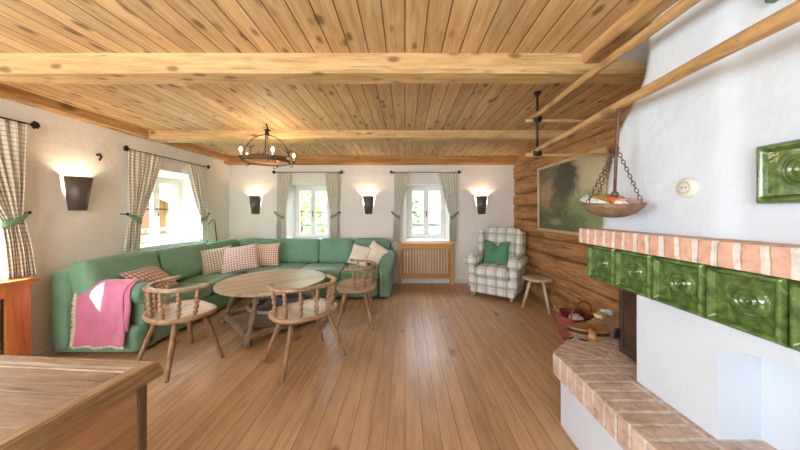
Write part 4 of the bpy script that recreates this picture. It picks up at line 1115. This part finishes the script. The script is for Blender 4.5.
for i, (x, y, rz, lb) in enumerate(((1.165, 1.90, .3, 'small curved black iron hook on the hearth, left of bellows'), (1.235, 1.87, -.9, 'small black iron clip on the hearth beside the bellows handle'))):
    o = G().tube([(-.035,.01,.006),(-.015,-.006,.006),(.012,-.006,.008),(.03,.012,.007)], [.003,.006,.006,.003], 8).build('iron_hook', M_iron); o.location = (x, y, .459); o.rotation_euler = (0,0,rz)
    tag(o, lb, 'hook')

# ------------------------------------------------------------------ bent wire stand behind the sofa corner
ws = thing('wire_stand', 'thin bent black wire stand behind the sofa corner', 'stand', (-3.305, 4.62, .80))
p = [(.0,-.10,.0),(.0,-.10,.02),(-.01,-.12,.26),(0,-.11,.33),(0,.02,.42),(0,.07,.40),(0,.10,.20),(0,.12,.0)]
g = G(); g.tube(p, .006, 8); g.build('wire', M_iron, ws)
g = G(); g.tube([(0,-.10,-.8),(0,-.10,.0)], .008, 8); g.tube([(0,.12,-.8),(0,.12,.0)], .008, 8); g.build('stand_legs', M_iron, ws)

# ------------------------------------------------------------------ outdoors
def tree(label, x, y, h, r, c1, c2, seed, n=1500, z0=-.5, low=.15):
    rnd = random.Random(seed); t = thing('garden_tree', label, 'tree', (x, y, z0), group='trees outside the windows')
    G().lathe((0,0,0),(0,0,h*.7),[(0,.12),(.1,.09),(1,.03)],8).build('trunk', M_fwd, t)
    g = G()
    for k in range(n):
        a = rnd.random()*2*PI; u = rnd.random(); zz = h*(low+(1-low)*u); rr = r*math.sqrt(max(.02, sin(PI*min(.98, u*.9+.1))))*(.35+.65*rnd.random())
        c = Vector((rr*cos(a), rr*sin(a), zz)); s = .055+.05*rnd.random()
        e1 = Vector((rnd.uniform(-1,1), rnd.uniform(-1,1), rnd.uniform(-1,1))).normalized()*s; e2 = e1.orthogonal().normalized()*s*.5
        g.add([c-e1, c+e2, c+e1, c-e2], [(0,1,2,3)])
    m = NT('leaves', .6, 0, .3); m.color(m.ramp(m.noise(m.tc.outputs['Object'], 3, 3), (.35, c2), (.65, c1)))
    m.b.inputs['Subsurface Weight'].default_value = 0.0
    g.build('foliage', m.m, t, smooth=False)
    return t
tree('yellow green leafy tree outside the back window over the sofa', -3.55, 9.2, 3.6, 1.5, rgb(190, 200, 120), rgb(110, 130, 60), 1, 3600, low=.02)
tree('green tree at the left side of the right back window', .02, 8.4, 3.2, .42, rgb(120, 150, 90), rgb(56, 84, 40), 2, 900, low=.1)
M_house = wood('house_boards', rgb(190, 134, 84), rgb(140, 92, 52), 2, 1, .2, .8, .2)
hb = thing('wooden_house', 'brown timber neighbouring house with grey roof outside the left window', 'house', (-9.6, 10.4, -.5), .45)
G().box(-1.6, -4.2, 0, 1.2, 4.2, 2.25).build('house_wall', M_house, hb)
g = G(); g.add([(1.75,-4.6,2.05),(1.75,4.6,2.05),(-.2,4.6,2.95),(-.2,-4.6,2.95),(1.75,-4.6,2.17),(1.75,4.6,2.17),(-.2,4.6,3.07),(-.2,-4.6,3.07),(-2.15,-4.6,2.05),(-2.15,4.6,2.05),(-2.15,4.6,2.17),(-2.15,-4.6,2.17)],
  [(0,1,2,3),(4,7,6,5),(0,4,5,1),(0,3,7,4),(1,5,6,2),(3,2,9,8),(7,11,10,6),(8,9,10,11),(3,8,11,7),(2,6,10,9)], flat=True); g.build('house_roof', plain('grey_roof', rgb(120, 118, 118), .7), hb)
G().box(1.19,-.6,.7,1.24,.4,1.6).build('house_window', M_white, hb)
